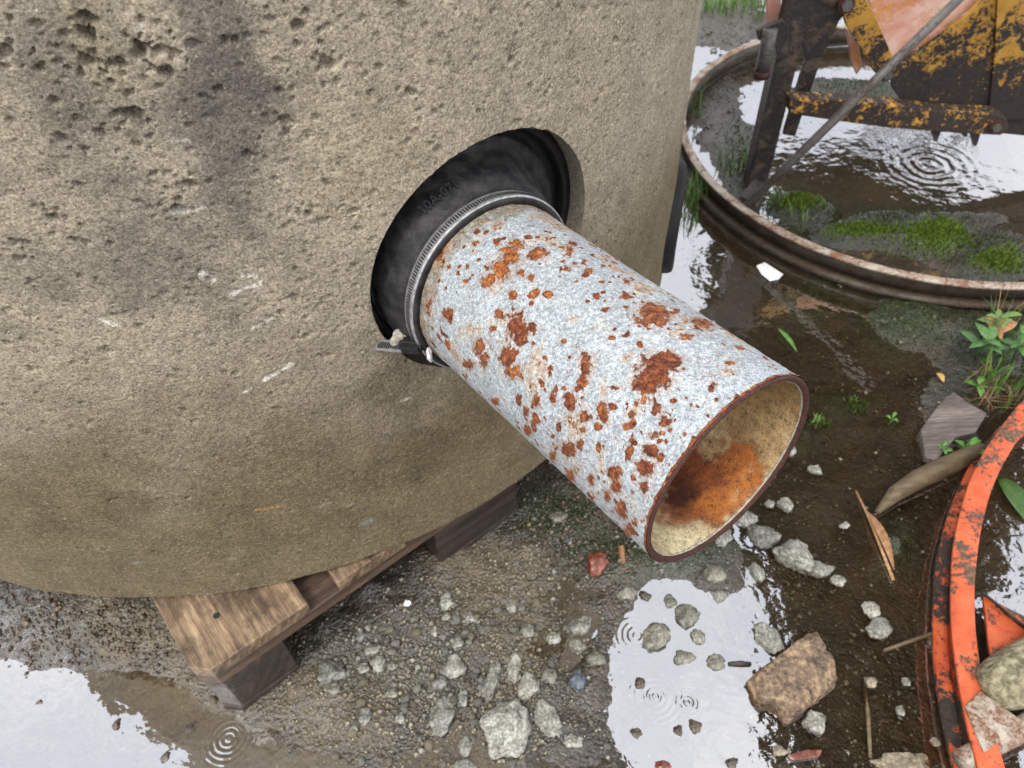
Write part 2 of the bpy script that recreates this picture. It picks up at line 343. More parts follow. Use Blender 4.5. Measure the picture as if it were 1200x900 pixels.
# --- silty water: what lies under shows brown through it, the sky mirrors in it; rain rings from drops
RINGS = [(1090, 193, .024, .085, 2.2), (768, 816, .0075, .030, .9), (806, 823, .005, .014, .9), (745, 745, .0075, .032, .7), (268, 866, .007, .028, .8)]
def water_mat():
    b = MB('silty_water'); P = b.geo(); h = None
    sep = b.n('SeparateXYZ'); b.l(P, sep.inputs[0])
    for (px, py, wl, rad, am) in RINGS:
        c = on_ground(px, py, .003)
        dx = b.math('SUBTRACT', sep.outputs[0], float(c[0])); dy = b.math('SUBTRACT', sep.outputs[1], float(c[1]))
        d = b.math('ADD', b.math('SQRT', b.math('ADD', b.math('MULTIPLY', dx, dx), b.math('MULTIPLY', dy, dy))), b.math('MULTIPLY', b.math('SUBTRACT', b.noise(26, 2, .5, P), .5), wl * .7))
        env = b.math('SUBTRACT', 1.0, b.math('DIVIDE', d, rad * 1.45), None, True)
        wv = b.math('MULTIPLY', b.math('SINE', b.math('MULTIPLY', d, 2 * math.pi / wl)), b.math('MULTIPLY', b.math('POWER', env, .9), b.math('MULTIPLY', b.ramp(b.noise(30, 2, .5, P), [(.30, .6), (.6, 1.0)]), am)))
        h = wv if h is None else b.math('ADD', h, wv)
    hh = b.math('ADD', b.math('MULTIPLY', h, .00017), b.math('MULTIPLY', b.noise(20, 3, .5, P), .0011))
    hh = b.math('ADD', hh, b.math('MULTIPLY', b.noise(90, 2, .5, P), .00012))
    nr = b.bump(hh, 1.0, 1.0)
    dt = b.n('VectorMath', operation='DOT_PRODUCT'); b.l(nr, dt.inputs[0]); b.l(b.n('NewGeometry').outputs['Incoming'], dt.inputs[1])
    F0 = .32; fr = b.math('ADD', b.math('MULTIPLY', b.math('POWER', b.math('SUBTRACT', 1.0, b.math('ABSOLUTE', dt.outputs['Value']), None, True), 5.0), 1 - F0), F0, None, True)
    tr = b.n('BsdfTransparent'); tr.inputs[0].default_value = (.95, .88, .76, 1)
    gl = b.n('BsdfGlossy'); gl.inputs['Roughness'].default_value = .015; gl.inputs['Color'].default_value = (1, 1, 1, 1); b.l(nr, gl.inputs['Normal'])
    ms = b.n('MixShader'); b.l(fr, ms.inputs[0]); b.l(tr.outputs[0], ms.inputs[1]); b.l(gl.outputs[0], ms.inputs[2])
    b.l(ms.outputs[0], b.out.inputs[0]); return b.m
MT['water'] = water_mat()
WATER_Z = 0.003

# ================================================================== GROUND
GB = [  # px, py, rx px, ry px, rise in mm: mounds and hollows of the yard surface
    (560, 690, 130, 90, 9), (480, 790, 150, 110, 8), (620, 830, 90, 70, 8), (400, 850, 120, 60, 6), (330, 740, 90, 60, 6), (640, 610, 80, 60, 8),
    (150, 728, 190, 62, 15), (60, 715, 100, 70, 12), (290, 810, 130, 60, 9), (420, 700, 160, 80, 8), (200, 640, 300, 90, 12), (450, 560, 260, 120, 12), (720, 610, 60, 40, 5), (680, 880, 60, 40, 4),
    (150, 860, 150, 70, -9), (805, 780, 105, 125, -12), (960, 720, 120, 130, -9), (1030, 830, 110, 80, -8), (960, 420, 130, 110, -12), (1000, 560, 110, 70, -10),
    (1060, 380, 75, 42, 15), (960, 350, 70, 28, 9), (1150, 400, 60, 50, 14), (1110, 470, 60, 50, 6), (990, 470, 36, 18, 10), (950, 500, 22, 16, 8), (940, 515, 20, 14, 7),
    (1090, 285, 56, 22, 36), (1010, 278, 60, 18, 22), (940, 245, 46, 22, 22), (1040, 258, 60, 14, 10), (1120, 262, 60, 15, 13), (1160, 310, 60, 24, 24), (1180, 290, 40, 22, 14),
    (1000, 215, 70, 34, -14), (1130, 190, 100, 40, -14), (870, 190, 34, 50, 14), (840, 130, 40, 60, 10), (1000, 110, 90, 22, 16),
    (840, 20, 60, 40, 26), (1040, 650, 26, 30, 7), (1060, 610, 24, 30, 5), (790, 655, 105, 36, 17), (845, 688, 50, 22, 13), (725, 700, 40, 50, 11), (705, 790, 34, 60, 9),
]
def blob_d(X, Y, px, py, rx, ry):
    c = on_ground(px, py); e = on_ground(px + 1, py) - c; f = on_ground(px, py - 1) - c
    dx, dy = X - c[0], Y - c[1]
    det = e[0] * f[1] - e[1] * f[0]
    u = (dx * f[1] - dy * f[0]) / det; v = (e[0] * dy - e[1] * dx) / det
    return np.sqrt((u / rx)**2 + (v / ry)**2)
def ground_z(X, Y):
    X = np.asarray(X, float); Y = np.asarray(Y, float); P = np.stack([X, Y, X * 0], -1)
    z = np.full(len(X), -.0015) + .0035 * fbm(P * 6, 3, 3) + .0030 * fbm(P * 28, 3, 5) + .0024 * fbm(P * 95, 2, 9)
    wob = .25 * fbm(P * 13, 3, 21)
    for (px, py, rx, ry, mm) in GB:
        d = blob_d(X, Y, px, py, rx, ry); z += mm * .001 * (1 - sstep(.25, 1.25, d + wob))
    r = np.hypot(X - .4, Y - 1.2); z += .05 * sstep(2.0, 3.2, r) + .12 * fbm(P * .3, 3, 31) * sstep(3, 9, r)
    return z
def spread(lo, hi, step, far, n):
    core = np.arange(lo, hi, step); g = np.geomspace(step, far, n)
    return np.r_[(lo - np.cumsum(g))[::-1], core, hi + np.cumsum(g)]
gx = spread(-.85, 1.75, .005, 60, 42); gy = spread(.12, 2.75, .005, 60, 42)
XX, YY = np.meshgrid(gx, gy, indexing='ij'); X, Y = XX.ravel(), YY.ravel()
Z = ground_z(X, Y)
P = np.stack([X, Y, Z * 0], -1)
mud = lin(62, 51, 36); mud2 = lin(44, 36, 25); silt = lin(62, 48, 28); silt2 = lin(44, 34, 20); sand = lin(96, 84, 61); dgreen = lin(44, 50, 26); gmoss = lin(70, 92, 20); greyg = lin(72, 67, 56)
t = np.clip(.5 + .9 * fbm(P * 9, 4, 41), 0, 1)[:, None]; Cg = mud * (1 - t) + mud2 * t; uw = sstep(.004, -.004, Z - WATER_Z + .003)[:, None] if False else (1 - sstep(-.006, .002, Z - WATER_Z))[:, None]; Cg = Cg * (1 - uw) + (silt * (1 - t) + silt2 * t) * uw
def paint(C, colr, blobs, seed, fade=(.35, 1.1), nz=.45, sc=16):
    m = np.zeros(len(X)); wob = nz * fbm(P * sc, 4, seed)
    for q in blobs: m = np.maximum(m, (q[4] if len(q) > 4 else 1) * (1 - sstep(*fade, blob_d(X, Y, *q[:4]) + wob)))
    m = m[:, None]; return C * (1 - m) + colr * m
Cg = paint(Cg, sand, [(580, 680, 90, 60, .8), (610, 760, 60, 50, .7), (160, 740, 120, 50, .9), (250, 800, 110, 60, .7), (400, 830, 120, 60, .6), (540, 640, 70, 40, .5)], 51)
Cg = paint(Cg, greyg, [(470, 770, 110, 90, .6), (620, 830, 80, 60, .5), (50, 740, 70, 60, .8), (840, 60, 60, 70, .8), (850, 170, 50, 60, .7), (960, 600, 40, 40, .3)], 53)
Cg = paint(Cg, dgreen, [(770, 648, 130, 46, .9), (660, 600, 60, 36, .8), (1060, 380, 80, 44, .95), (960, 350, 70, 30, .8), (1150, 400, 60, 60, .8), (990, 470, 44, 24, .9), (940, 505, 30, 26, .8), (940, 245, 60, 26, .9), (1040, 256, 80, 18, .9), (1150, 300, 80, 34, .9), (870, 190, 30, 60, .8), (1050, 640, 30, 50, .7), (1000, 110, 90, 24, .8)], 55)
Cg = paint(Cg, lin(36, 36, 24), [(1040, 270, 190, 50, .85), (1150, 330, 80, 30, .8), (1130, 440, 70, 70, .8), (900, 240, 60, 40, .6)], 60)
Cg = paint(Cg, gmoss, [(1095, 287, 46, 16, 1), (1005, 276, 44, 12, .8), (935, 240, 30, 14, .7), (1170, 315, 40, 14, .6), (840, 4, 60, 16, 1)], 57, nz=.3)
def mask(blobs, seed):
    m = np.zeros(len(X)); wob = .4 * fbm(P * 16, 3, seed)
    for q in blobs: m = np.maximum(m, q[4] * (1 - sstep(.35, 1.15, blob_d(X, Y, *q[:4]) + wob)))
    return m
wetm = .42 * np.ones(len(X)); dm = mask([(1060, 380, 100, 60, 1), (960, 350, 80, 40, 1), (1150, 410, 90, 90, 1), (1040, 270, 200, 60, 1), (1150, 310, 100, 50, 1), (870, 190, 60, 90, .7), (740, 640, 90, 34, .5), (1000, 110, 120, 40, .8)], 58)
wetm = wetm * (1 - .92 * dm); wetm = wetm * (1 - uw[:, 0]); wetm = np.maximum(wetm, mask([(30, 735, 80, 60, 1), (60, 790, 80, 40, .8)], 59))
ground = tag(obj('ground', np.stack([X, Y, Z], -1), grid_faces(len(gx), len(gy)), MT['ground'], col=Cg), kind='structure')
_a = ground.data.attributes.new('Wet', 'FLOAT', 'POINT'); _a.data.foreach_set('value', wetm.astype(np.float32))
def gz(x, y): return float(ground_z([x], [y])[0])
# water level sheet
wx = [-3.2, 4.0]; wy = [-2.0, 4.6]
water = tag(obj('puddle_water', [(wx[0], wy[0], WATER_Z), (wx[1], wy[0], WATER_Z), (wx[1], wy[1], WATER_Z), (wx[0], wy[1], WATER_Z)], [(0, 1, 2, 3)], MT['water']), kind='structure')

# ================================================================== CONCRETE MANHOLE RING
HOLE_TH, HOLE_Z, HOLE_R = -0.945, 0.540, 0.1275
RING_TOP = 1.16; WALL = 0.13
def build_ring():
    step = .00145
    th_lo, th_hi = -2.15, -0.10
    th = np.r_[np.linspace(th_lo, th_hi, int((th_hi - th_lo) * CR / step)), np.linspace(th_hi, th_lo + 2 * math.pi, 160)[1:-1]]
    zz = np.r_[np.arange(CZ0 + .001, 1.0, step), np.linspace(1.0, RING_TOP, 30)]
    nt_, nz_ = len(th), len(zz); TH, ZZ = np.meshgrid(th, zz, indexing='ij'); TH = TH.ravel(); ZZ = ZZ.ravel().copy()
    Sx = TH * CR
    Pw = np.stack([CR * np.cos(TH), CR * np.sin(TH), ZZ], -1)
    h = .0013 * fbm(Pw * 7, 3, 61) + .0003 * fbm(Pw * 45, 3, 63) + .0006 * fbm(Pw * 200, 2, 65)
    H = h.reshape(nt_, nz_); NP = fbm(Pw * 150, 3, 67).reshape(nt_, nz_)
    # blow holes and pits
    rng = np.random.default_rng(5); SG = (th * CR)
    dens = []
    pits = []
    for i in range(6000):
        s = rng.uniform(th_lo * CR, th_hi * CR); z = rng.uniform(CZ0 + .02, 1.0)
        keep = .12 + .88 * sstep(.38, .62, np.array([z]))[0]
        if rng.random() > keep: continue
        r = float(np.clip(rng.lognormal(math.log(.0012), .42), .0009, .0030)); pits.append((s, z, r * rng.uniform(1, 2.2), r, rng.uniform(-.9, .3), rng.uniform(.5, 1.0) * r))
    for (px, py, a) in [(165, 55, 9), (162, 62, 8), (190, 58, 7), (140, 75, 8), (155, 133, 11), (155, 130, 8), (100, 20, 10), (103, 40, 10), (102, 70, 9), (195, 85, 8), (210, 245, 9), (222, 215, 9), (335, 142, 9), (385, 75, 9), (480, 108, 9),
                        (345, 348, 6), (245, 327, 6), (8, 57, 5), (45, 82, 5), (350, 30, 9), (290, 180, 6), (62, 255, 8), (30, 285, 8), (415, 247, 7), (600, 70, 6), (560, 130, 5), (670, 40, 5), (640, 110, 6), (362, 250, 6), (100, 175, 6)]:
        s, z = on_ring(px, py); q = a * .00042; pits.append((s, z, q * 1.5, q, -.5, q * 1.2))
        for _ in range(7): pits.append((s + rng.normal(0, .009), z + rng.normal(0, .009), q * rng.uniform(.3, .8), q * rng.uniform(.25, .6), rng.uniform(-1, .4), q * .5))
    for (s, z, a, r, rot, dep) in pits:
        i0, i1 = np.searchsorted(SG, s - 1.6 * a), np.searchsorted(SG, s + 1.6 * a); j0, j1 = np.searchsorted(zz, z - 1.6 * a), np.searchsorted(zz, z + 1.6 * a)
        if i1 <= i0 or j1 <= j0: continue
        du = SG[i0:i1, None] - s; dv = zz[None, j0:j1] - z; c, sn = math.cos(rot), math.sin(rot)
        d = np.sqrt(((du * c + dv * sn) / a)**2 + ((-du * sn + dv * c) / r)**2)
        H[i0:i1, j0:j1] -= 2.1 * dep * (1 - sstep(.66, 1.0, d + .6 * NP[i0:i1, j0:j1]))
    h = H.ravel()
    # rounded, chipped foot
    e = ZZ - CZ0; chip = .010 + .004 * fbm(Pw * 30, 3, 71)
    h = h - np.where(e < chip, chip - np.sqrt(np.maximum(chip**2 - (chip - e)**2, 0)), 0)
    R = CR + h
    # bore edge: pull vertices inside the hole out to its circle
    su = CR * np.sin(TH - HOLE_TH); sv = ZZ - HOLE_Z; front = np.cos(TH - HOLE_TH) > 0
    rr = np.hypot(su, sv); hr = HOLE_R + .0015 * fbm(np.stack([su, sv, su * 0], -1) * 70, 3, 77)
    inside = front & (rr < hr)
    F = grid_faces(nt_, nz_, True)
    F = F[~inside[F].all(1)]
    sc = np.where(inside & (rr > hr - .006), hr / np.maximum(rr, 1e-6), 1)
    TH2 = np.where(sc != 1, HOLE_TH + np.arcsin(np.clip(su * sc / CR, -1, 1)), TH); ZZ2 = np.where(sc != 1, HOLE_Z + sv * sc, ZZ)
    V = np.stack([CX + R * np.cos(TH2), CY + R * np.sin(TH2), ZZ2], -1)
    # colour: pale dry upper face, brown silty lower part with vertical light falloff painted in, a grey weather streak, scratches
    up_c = lin(154, 142, 121); lo_c = lin(108, 95, 70); st_c = lin(112, 104, 93)
    n1 = fbm(Pw * 6, 4, 81); n2 = fbm(Pw * 24, 4, 83); n4 = fbm(Pw * 130, 3, 85)
    f = sstep(.33, .60, ZZ + .10 * n1)[:, None]; Cc = lo_c * (1 - f) + up_c * f
    def blob(colr, lst, nz=.5):
        nonlocal Cc
        for (px, py, rx, rz, st) in lst:
            s, z = on_ring(px, py); d = np.sqrt(((Sx - s) / rx)**2 + ((ZZ - z) / rz)**2) + nz * n2
            m = (st * (1 - sstep(.3, 1.1, d)))[:, None]; Cc = Cc * (1 - m) + colr * m
    blob(st_c * .8, [(250, 30, .035, .09, .8), (255, 110, .04, .08, .75), (270, 170, .05, .08, .6), (110, 120, .05, .12, .35), (60, 60, .05, .1, .35), (210, 300, .10, .06, .4), (100, 320, .12, .05, .35)])
    blob(lin(158, 145, 117), [(115, 50, .02, .06, .5), (430, 190, .07, .07, .35), (700, 110, .06, .12, .3), (60, 440, .05, .04, .2)])
    blob(lin(92, 79, 55), [(520, 520, .10, .06, .75), (470, 450, .06, .05, .5), (80, 600, .12, .05, .35), (330, 620, .15, .05, .3)])
    blob(lin(136, 132, 118), [(430, 612, .010, .008, .7), (380, 592, .012, .004, .6), (410, 592, .010, .004, .6), (162, 660, .012, .005, .6), (270, 655, .01, .004, .4)], .25)
    def scratch(x0, y0, x1, y1, wd, colr, st=1.0):
        nonlocal Cc
        a = np.array(on_ring(x0, y0)); c = np.array(on_ring(x1, y1)); dd = c - a; L2 = dd @ dd
        t = np.clip(((Sx - a[0]) * dd[0] + (ZZ - a[1]) * dd[1]) / L2, 0, 1)
        d = np.hypot(Sx - a[0] - t * dd[0], ZZ - a[1] - t * dd[1])
        m = (st * (1 - sstep(.3, 1.2, d / wd + 1.1 * n2 + .9 * n4)))[:, None]; Cc = Cc * (1 - m) + colr * m
    wh = lin(226, 220, 204)
    for q in [(308, 446, 340, 427, .0030, .8), (272, 345, 306, 330, .0016, .7), (285, 322, 300, 324, .0026, .7), (236, 322, 250, 328, .0024, .6), (296, 336, 306, 334, .0024, .6), (123, 377, 134, 380, .0036, .7), (284, 461, 294, 456, .0014, .5), (296, 384, 318, 374, .0014, .4), (194, 165, 222, 165, .0016, .35), (205, 250, 238, 243, .0018, .4), (160, 35, 172, 30, .0016, .4), (36, 12, 50, 15, .0018, .5), (470, 470, 482, 466, .0014, .4)]:
        scratch(*q[:5], wh, q[5])
    scratch(300, 598, 332, 593, .0018, lin(186, 128, 66), .8)
    # limewash-like efflorescence along the foot over the pallet
    s0, _ = on_ring(200, 700); s1, _ = on_ring(360, 672); m = ((ZZ - CZ0 < .006 + .004 * n2) & (Sx > s0) & (Sx < s1))[:, None]
    Cc = np.where(m, lin(160, 152, 134), Cc)
    Cc = np.clip(Cc * (1 + .24 * n2[:, None] + .10 * n4[:, None]), .01, .9)
    # bore, underside, inside, top (joined)
    nb = len(V); ex, exF, exC = [], [], []
    def strip(A, B):
        nonlocal nb
        n = len(A); ex.append(np.vstack([A, B])); exF.extend([(nb + i, nb + (i + 1) % n, nb + n + (i + 1) % n, nb + n + i) for i in range(n)])
        exC.append(np.tile(lin(132, 124, 108), (2 * n, 1))); nb += 2 * n
    ph = np.linspace(0, 2 * math.pi, 160, endpoint=False); ax = np.array([math.cos(HOLE_TH), math.sin(HOLE_TH), 0]); tx = np.array([-ax[1], ax[0], 0])
    def bore(d):
        u = HOLE_R * np.cos(ph); v = HOLE_R * np.sin(ph); rad = np.sqrt(CR**2 - u**2)
        return np.array([CX, CY, HOLE_Z]) + np.outer(rad - d, ax) + np.outer(u, tx) + np.outer(v, [0, 0, 1])
    strip(bore(-.0), bore(.012)); strip(bore(.012), bore(.05)); strip(bore(.05), bore(WALL))
    a = np.linspace(0, 2 * math.pi, 160, endpoint=False)
    circ = lambda r, z: np.stack([CX + r * np.cos(a), CY + r * np.sin(a), np.full(160, z)], -1)
    strip(circ(CR - .010, CZ0 + .0015), circ(CR - WALL, CZ0 + .0015)); strip(circ(CR - WALL, CZ0 + .0015), circ(CR - WALL, RING_TOP)); strip(circ(CR - WALL, RING_TOP), circ(CR + .0005, RING_TOP))
    V = np.vstack([V] + ex); F = np.vstack([F, np.array(exF)]); Cc = np.vstack([Cc] + exC)
    used = np.zeros(len(V), bool); used[F.ravel()] = True; idx = np.cumsum(used) - 1
    o = obj('manhole_ring', V[used], idx[F], MT['concrete'], col=Cc[used], origin=(CX, CY, CZ0))
    return tag(o, 'large round grey-brown pitted concrete manhole ring standing on the wooden pallet', 'manhole ring')
ring = build_ring()

# ================================================================== RUSTY GALVANISED PIPE
PH = -0.972; PYAW = -0.958; PTILT = 0.0635; PZ = 0.532; PR = 0.0822; PLEN = 0.3135; PIN = PR - .0050
PB = np.array([CX + CR * math.cos(PH), CY + CR * math.sin(PH), PZ])
PA = np.array([math.cos(PYAW) * math.cos(PTILT), math.sin(PYAW) * math.cos(PTILT), math.sin(PTILT)])
PE1 = np.cross([0, 0, 1.0], PA); PE1 /= np.linalg.norm(PE1); PE2 = np.cross(PA, PE1)
def ppos(r, s, phi): return PB + np.multiply.outer(s, PA) + np.multiply.outer(r * np.cos(phi), PE1) + np.multiply.outer(r * np.sin(phi), PE2)
def on_pipe(px, py, r=PR):
    d = sight(px, py); d = d / np.linalg.norm(d); m = CAM - PB
    da = d - (d @ PA) * PA; ma = m - (m @ PA) * PA; a = da @ da; b_ = 2 * da @ ma; c = ma @ ma - r * r
    D = max(b_ * b_ - 4 * a * c, 0); P_ = CAM + d * ((-b_ - D**.5) / (2 * a)) - PB
    return P_ @ PA, math.atan2(P_ @ PE2, P_ @ PE1)
RUST = [  # photo position of each rust patch: x, y, width, height, rotation(deg), orange(1)..dark(0)
    (607, 287, 16, 13, 0, 1), (598, 300, 24, 22, -45, 1), (586, 315, 24, 26, -45, 1), (574, 328, 20, 16, -30, 1), (603, 380, 22, 26, 0, .2), (610, 394, 14, 20, 30, .4), (596, 418, 18, 30, 0, .2), (602, 436, 24, 18, 0, .7),
    (562, 406, 14, 18, 0, .4), (567, 421, 9, 18, 0, .3), (585, 370, 10, 15, 0, .3), (525, 367, 12, 9, 0, .6), (528, 374, 5, 9, 0, .2), (516, 290, 16, 34, 25, .8), (512, 302, 14, 12, 0, .7), (640, 232, 20, 10, 30, .5), (655, 252, 20, 9, 30, .6), (707, 289, 24, 11, 25, .7),
    (768, 368, 33, 24, 10, .5), (768, 436, 46, 40, -30, .15), (778, 425, 30, 24, 0, .15), (687, 428, 18, 24, 0, .1), (548, 427, 14, 9, 0, .4), (630, 297, 22, 14, 0, .6), (667, 293, 10, 12, 0, .8), (610, 320, 12, 9, 0, .7), (623, 327, 9, 12, 0, .7), (577, 385, 10, 8, 0, .3), (502, 360, 7, 12, 0, .3),
    (803, 394, 20, 8, 0, .6), (818, 376, 8, 6, 0, .4), (824, 379, 26, 11, 15, .5), (793, 364, 10, 5, 0, .3), (750, 403, 8, 8, 0, .2), (856, 426, 15, 6, 0, .5), (707, 481, 13, 28, 0, .5), (683, 490, 14, 20, 20, .3), (668, 472, 13, 22, 0, .2), (648, 466, 8, 13, 0, .3), (628, 470, 9, 18, 0, .5), (617, 481, 7, 13, 0, .3), (626, 496, 7, 14, 0, .4), (618, 505, 10, 12, 0, .3),
    (666, 527, 14, 24, 0, .2), (679, 519, 9, 15, 0, .2), (702, 525, 8, 15, 0, .3), (762, 528, 18, 14, 20, .1), (758, 549, 20, 16, 0, .1), (754, 570, 10, 12, 0, .2), (718, 555, 12, 16, 0, .4), (722, 570, 13, 14, 0, .3), (693, 563, 9, 13, 0, .4), (711, 581, 8, 14, 0, .6), (728, 598, 11, 20, -20, .5), (647, 534, 8, 17, 0, .4), (581, 470, 10, 8, 0, .4), (567, 424, 8, 20, 0, .3),
    (720, 455, 12, 6, 0, .3), (749, 404, 6, 6, 0, .2), (745, 474, 7, 10, 0, .3), (642, 345, 12, 6, 0, .6), (690, 318, 10, 6, 0, .5), (735, 330, 10, 6, 0, .5), (660, 400, 8, 6, 0, .4), (640, 420, 7, 7, 0, .4), (735, 500, 10, 8, 0, .4), (790, 470, 8, 6, 0, .4), (838, 450, 8, 5, 0, .4), (600, 345, 9, 12, 0, .5), (545, 330, 8, 6, 0, .5),
    (668, 560, 10, 16, 0, .4), (690, 590, 12, 18, 0, .5), (735, 625, 10, 14, 0, .5), (742, 560, 6, 8, 0, .3), (700, 500, 6, 9, 0, .3), (655, 500, 7, 10, 0, .3), (635, 450, 6, 9, 0, .3)]
def build_pipe():
    root = thing('steel_pipe', 'galvanised steel pipe blotched with orange rust jutting from the manhole ring', 'pipe', PB + PA * .1)
    ns, npn = 350, 430; s = np.linspace(-.105, PLEN, ns); phi = np.linspace(-math.pi, math.pi, npn, endpoint=False)
    PHI, SS = np.meshgrid(phi, s, indexing='ij'); PHI = PHI.ravel(); SS = SS.ravel()
    Q = np.stack([PR * np.cos(PHI), PR * np.sin(PHI), SS], -1)
    n1 = fbm(Q * 120, 4, 91); n2 = fbm(Q * 40, 3, 93); n3 = fbm(Q * 14, 3, 95); n5 = fbm(Q * 330, 2, 99)
    rust = np.zeros(len(SS)); tone = np.full(len(SS), .5)
    for (px, py, w_, h_, rot, org) in RUST:
        s0, p0 = on_pipe(px, py); c = ppos(PR, np.array([s0]), np.array([p0]))[0]; nrm = math.cos(p0) * PE1 + math.sin(p0) * PE2
        tang = -math.sin(p0) * PE1 + math.cos(p0) * PE2
        # patch axes: picture axes laid onto the tangent plane
        d = sight(px, py)
        def onto(dx, dy):
            d2 = sight(px + dx, py + dy); q = CAM + d2 * (((c - CAM) @ nrm) / (d2 @ nrm)) - c; return np.array([q @ PA, q @ tang])
        cr, sr = math.cos(math.radians(rot)), math.sin(math.radians(rot))
        ua = .92 * onto(cr * w_ / 2, sr * w_ / 2); va = .92 * onto(-sr * h_ / 2, cr * h_ / 2)
        mlim = .03; ua *= min(1, mlim / np.linalg.norm(ua)); va *= min(1, mlim / np.linalg.norm(va))
        det = ua[0] * va[1] - ua[1] * va[0]
        if abs(det) < 1e-9: continue
        dp = (PHI - p0 + math.pi) % (2 * math.pi) - math.pi; a_ = SS - s0; b_ = dp * PR
        sel = (np.abs(a_) < .05) & (np.abs(b_) < .05)
        u = (a_[sel] * va[1] - b_[sel] * va[0]) / det; v = (ua[0] * b_[sel] - ua[1] * a_[sel]) / det
        m = 1 - sstep(.35, 1.55, np.hypot(u, v) + .8 * n1[sel] + .6 * n2[sel] + .7 * n5[sel])
        m = np.maximum(m, .36 * (1 - sstep(.7, 2.3, np.hypot(u, v) + .5 * n2[sel])))
        tone[sel] = np.where(m > rust[sel], org, tone[sel]); rust[sel] = np.maximum(rust[sel], m)
    rng = np.random.default_rng(3)
    S2, P2, R2, T2_, N2 = SS.reshape(npn, ns), PHI.reshape(npn, ns), rust.reshape(npn, ns), tone.reshape(npn, ns), (n1 + 1.6 * n5).reshape(npn, ns)
    for i in range(1700):                       # pin-prick rust spots
        s0 = rng.uniform(-.0, PLEN); p0 = rng.uniform(-3.1, 3.1); r = float(np.clip(rng.lognormal(math.log(.0012), .5), .0008, .0042))
        dens = noise(np.array([[PR * math.cos(p0) * 16, PR * math.sin(p0) * 16, s0 * 16]]), 97)[0]
        if dens < -.05 + rng.uniform(-.25, .12): continue
        a0, a1 = np.searchsorted(phi, p0 - 3 * r / PR), np.searchsorted(phi, p0 + 3 * r / PR); b0, b1 = np.searchsorted(s, s0 - 3 * r), np.searchsorted(s, s0 + 3 * r)
        if a1 <= a0 or b1 <= b0: continue
        w_ = (slice(a0, a1), slice(b0, b1)); m = (1 - sstep(.4, 1.5, np.hypot(S2[w_] - s0, (P2[w_] - p0) * PR) / r + .6 * N2[w_])) * rng.uniform(.8, 1.15)
        T2_[w_] = np.where(m > R2[w_], rng.uniform(0, .6), T2_[w_]); R2[w_] = np.maximum(R2[w_], m)
    rust = np.maximum(rust, .34 * sstep(.15, .6, n2 + .3 * n1))
    rust = np.maximum(rust, sstep(PLEN - .003, PLEN - .0005, SS + .0012 * n1))
    # crusty dirt where the seal sat
    crust = (1 - sstep(.036, .054, SS + .012 * n2 + .006 * n1)) * (SS > .0)
    R = PR + .00035 * n3 + .00012 * n1 + rust * (.0004 + .0009 * n1) + .0011 * crust * (n1 + .4)
    base = lin(162, 169, 171); C = base * (1 + .10 * n3[:, None] + .06 * n2[:, None])
    warm = (.55 * sstep(.12, .5, n2 - .2 * n3))[:, None]; C = C * (1 - warm) + lin(176, 168, 148) * warm
    cm = (.85 * np.clip(crust * (1 + 1.2 * n1), 0, 1))[:, None]; C = C * (1 - cm) + lin(122, 108, 82) * cm
    ye = sstep(.3, .8, rust)[:, None] * 0
    tone = np.clip(tone + .35 * n2, 0, 1.1); tint = np.stack([.60 + .62 * tone, .48 + .84 * tone, .50 + .55 * tone], -1)
    V = ppos(R, SS, PHI) if False else PB + SS[:, None] * PA + (R * np.cos(PHI))[:, None] * PE1 + (R * np.sin(PHI))[:, None] * PE2
    o = obj('outer_wall', V, grid_faces(npn, ns, True), MT['galv'], root, col=np.clip(C, 0, 1))
    for nm, arr in (('Rust', np.repeat(rust[:, None], 3, 1)), ('RustTone', tint)):
        a = o.data.attributes.new(nm, 'FLOAT_COLOR', 'POINT'); cc = np.ones((len(V), 4), np.float32); cc[:, :3] = arr; a.data.foreach_set('color', cc.ravel())
    # lining
    ns2, np2 = 200, 240; s = np.linspace(-.12, PLEN - .0006, ns2); phi = np.linspace(-math.pi, math.pi, np2, endpoint=False)
    PHI, SS = np.meshgrid(phi, s, indexing='ij'); PHI = PHI.ravel(); SS = SS.ravel(); Q = np.stack([PIN * np.cos(PHI), PIN * np.sin(PHI), SS], -1)
    n1 = fbm(Q * 110, 4, 101); n2 = fbm(Q * 30, 4, 103)
    cream = lin(206, 186, 142); brown = lin(150, 120, 78); orange = lin(128, 70, 28); darkr = lin(70, 32, 18)
    C = cream * np.ones((len(SS), 1))
    def far_pipe(px, py):                       # far wall of the bore along a sight line
        d = sight(px, py); d = d / np.linalg.norm(d); m = CAM - PB
        da = d - (d @ PA) * PA; ma = m - (m @ PA) * PA; a = da @ da; b_ = 2 * da @ ma; c = ma @ ma - PIN * PIN
        P_ = CAM + d * ((-b_ + max(b_ * b_ - 4 * a * c, 0)**.5) / (2 * a)) - PB
        return P_ @ PA, math.atan2(P_ @ PE2, P_ @ PE1)
    def stain(colr, px, py, rs_, rp, st, nz=.5):
        nonlocal C
        s0, p0 = far_pipe(px, py); dp = (PHI - p0 + math.pi) % (2 * math.pi) - math.pi
        d = np.hypot((SS - s0) / rs_, dp * PIN / rp) + nz * n2 + .35 * n1
        m = (st * (1 - sstep(.45, 1.1, d)))[:, None]; C = C * (1 - m) + colr * m
    stain(brown, 900, 470, .10, .07, .8); stain(brown, 860, 520, .08, .05, .5); stain(brown, 930, 465, .10, .03, .9)
    stain(orange, 810, 570, .05, .045, .95); stain(orange, 830, 560, .06, .04, .9); stain(orange, 800, 600, .03, .03, .9); stain(lin(176, 104, 40), 845, 570, .03, .03, .8)
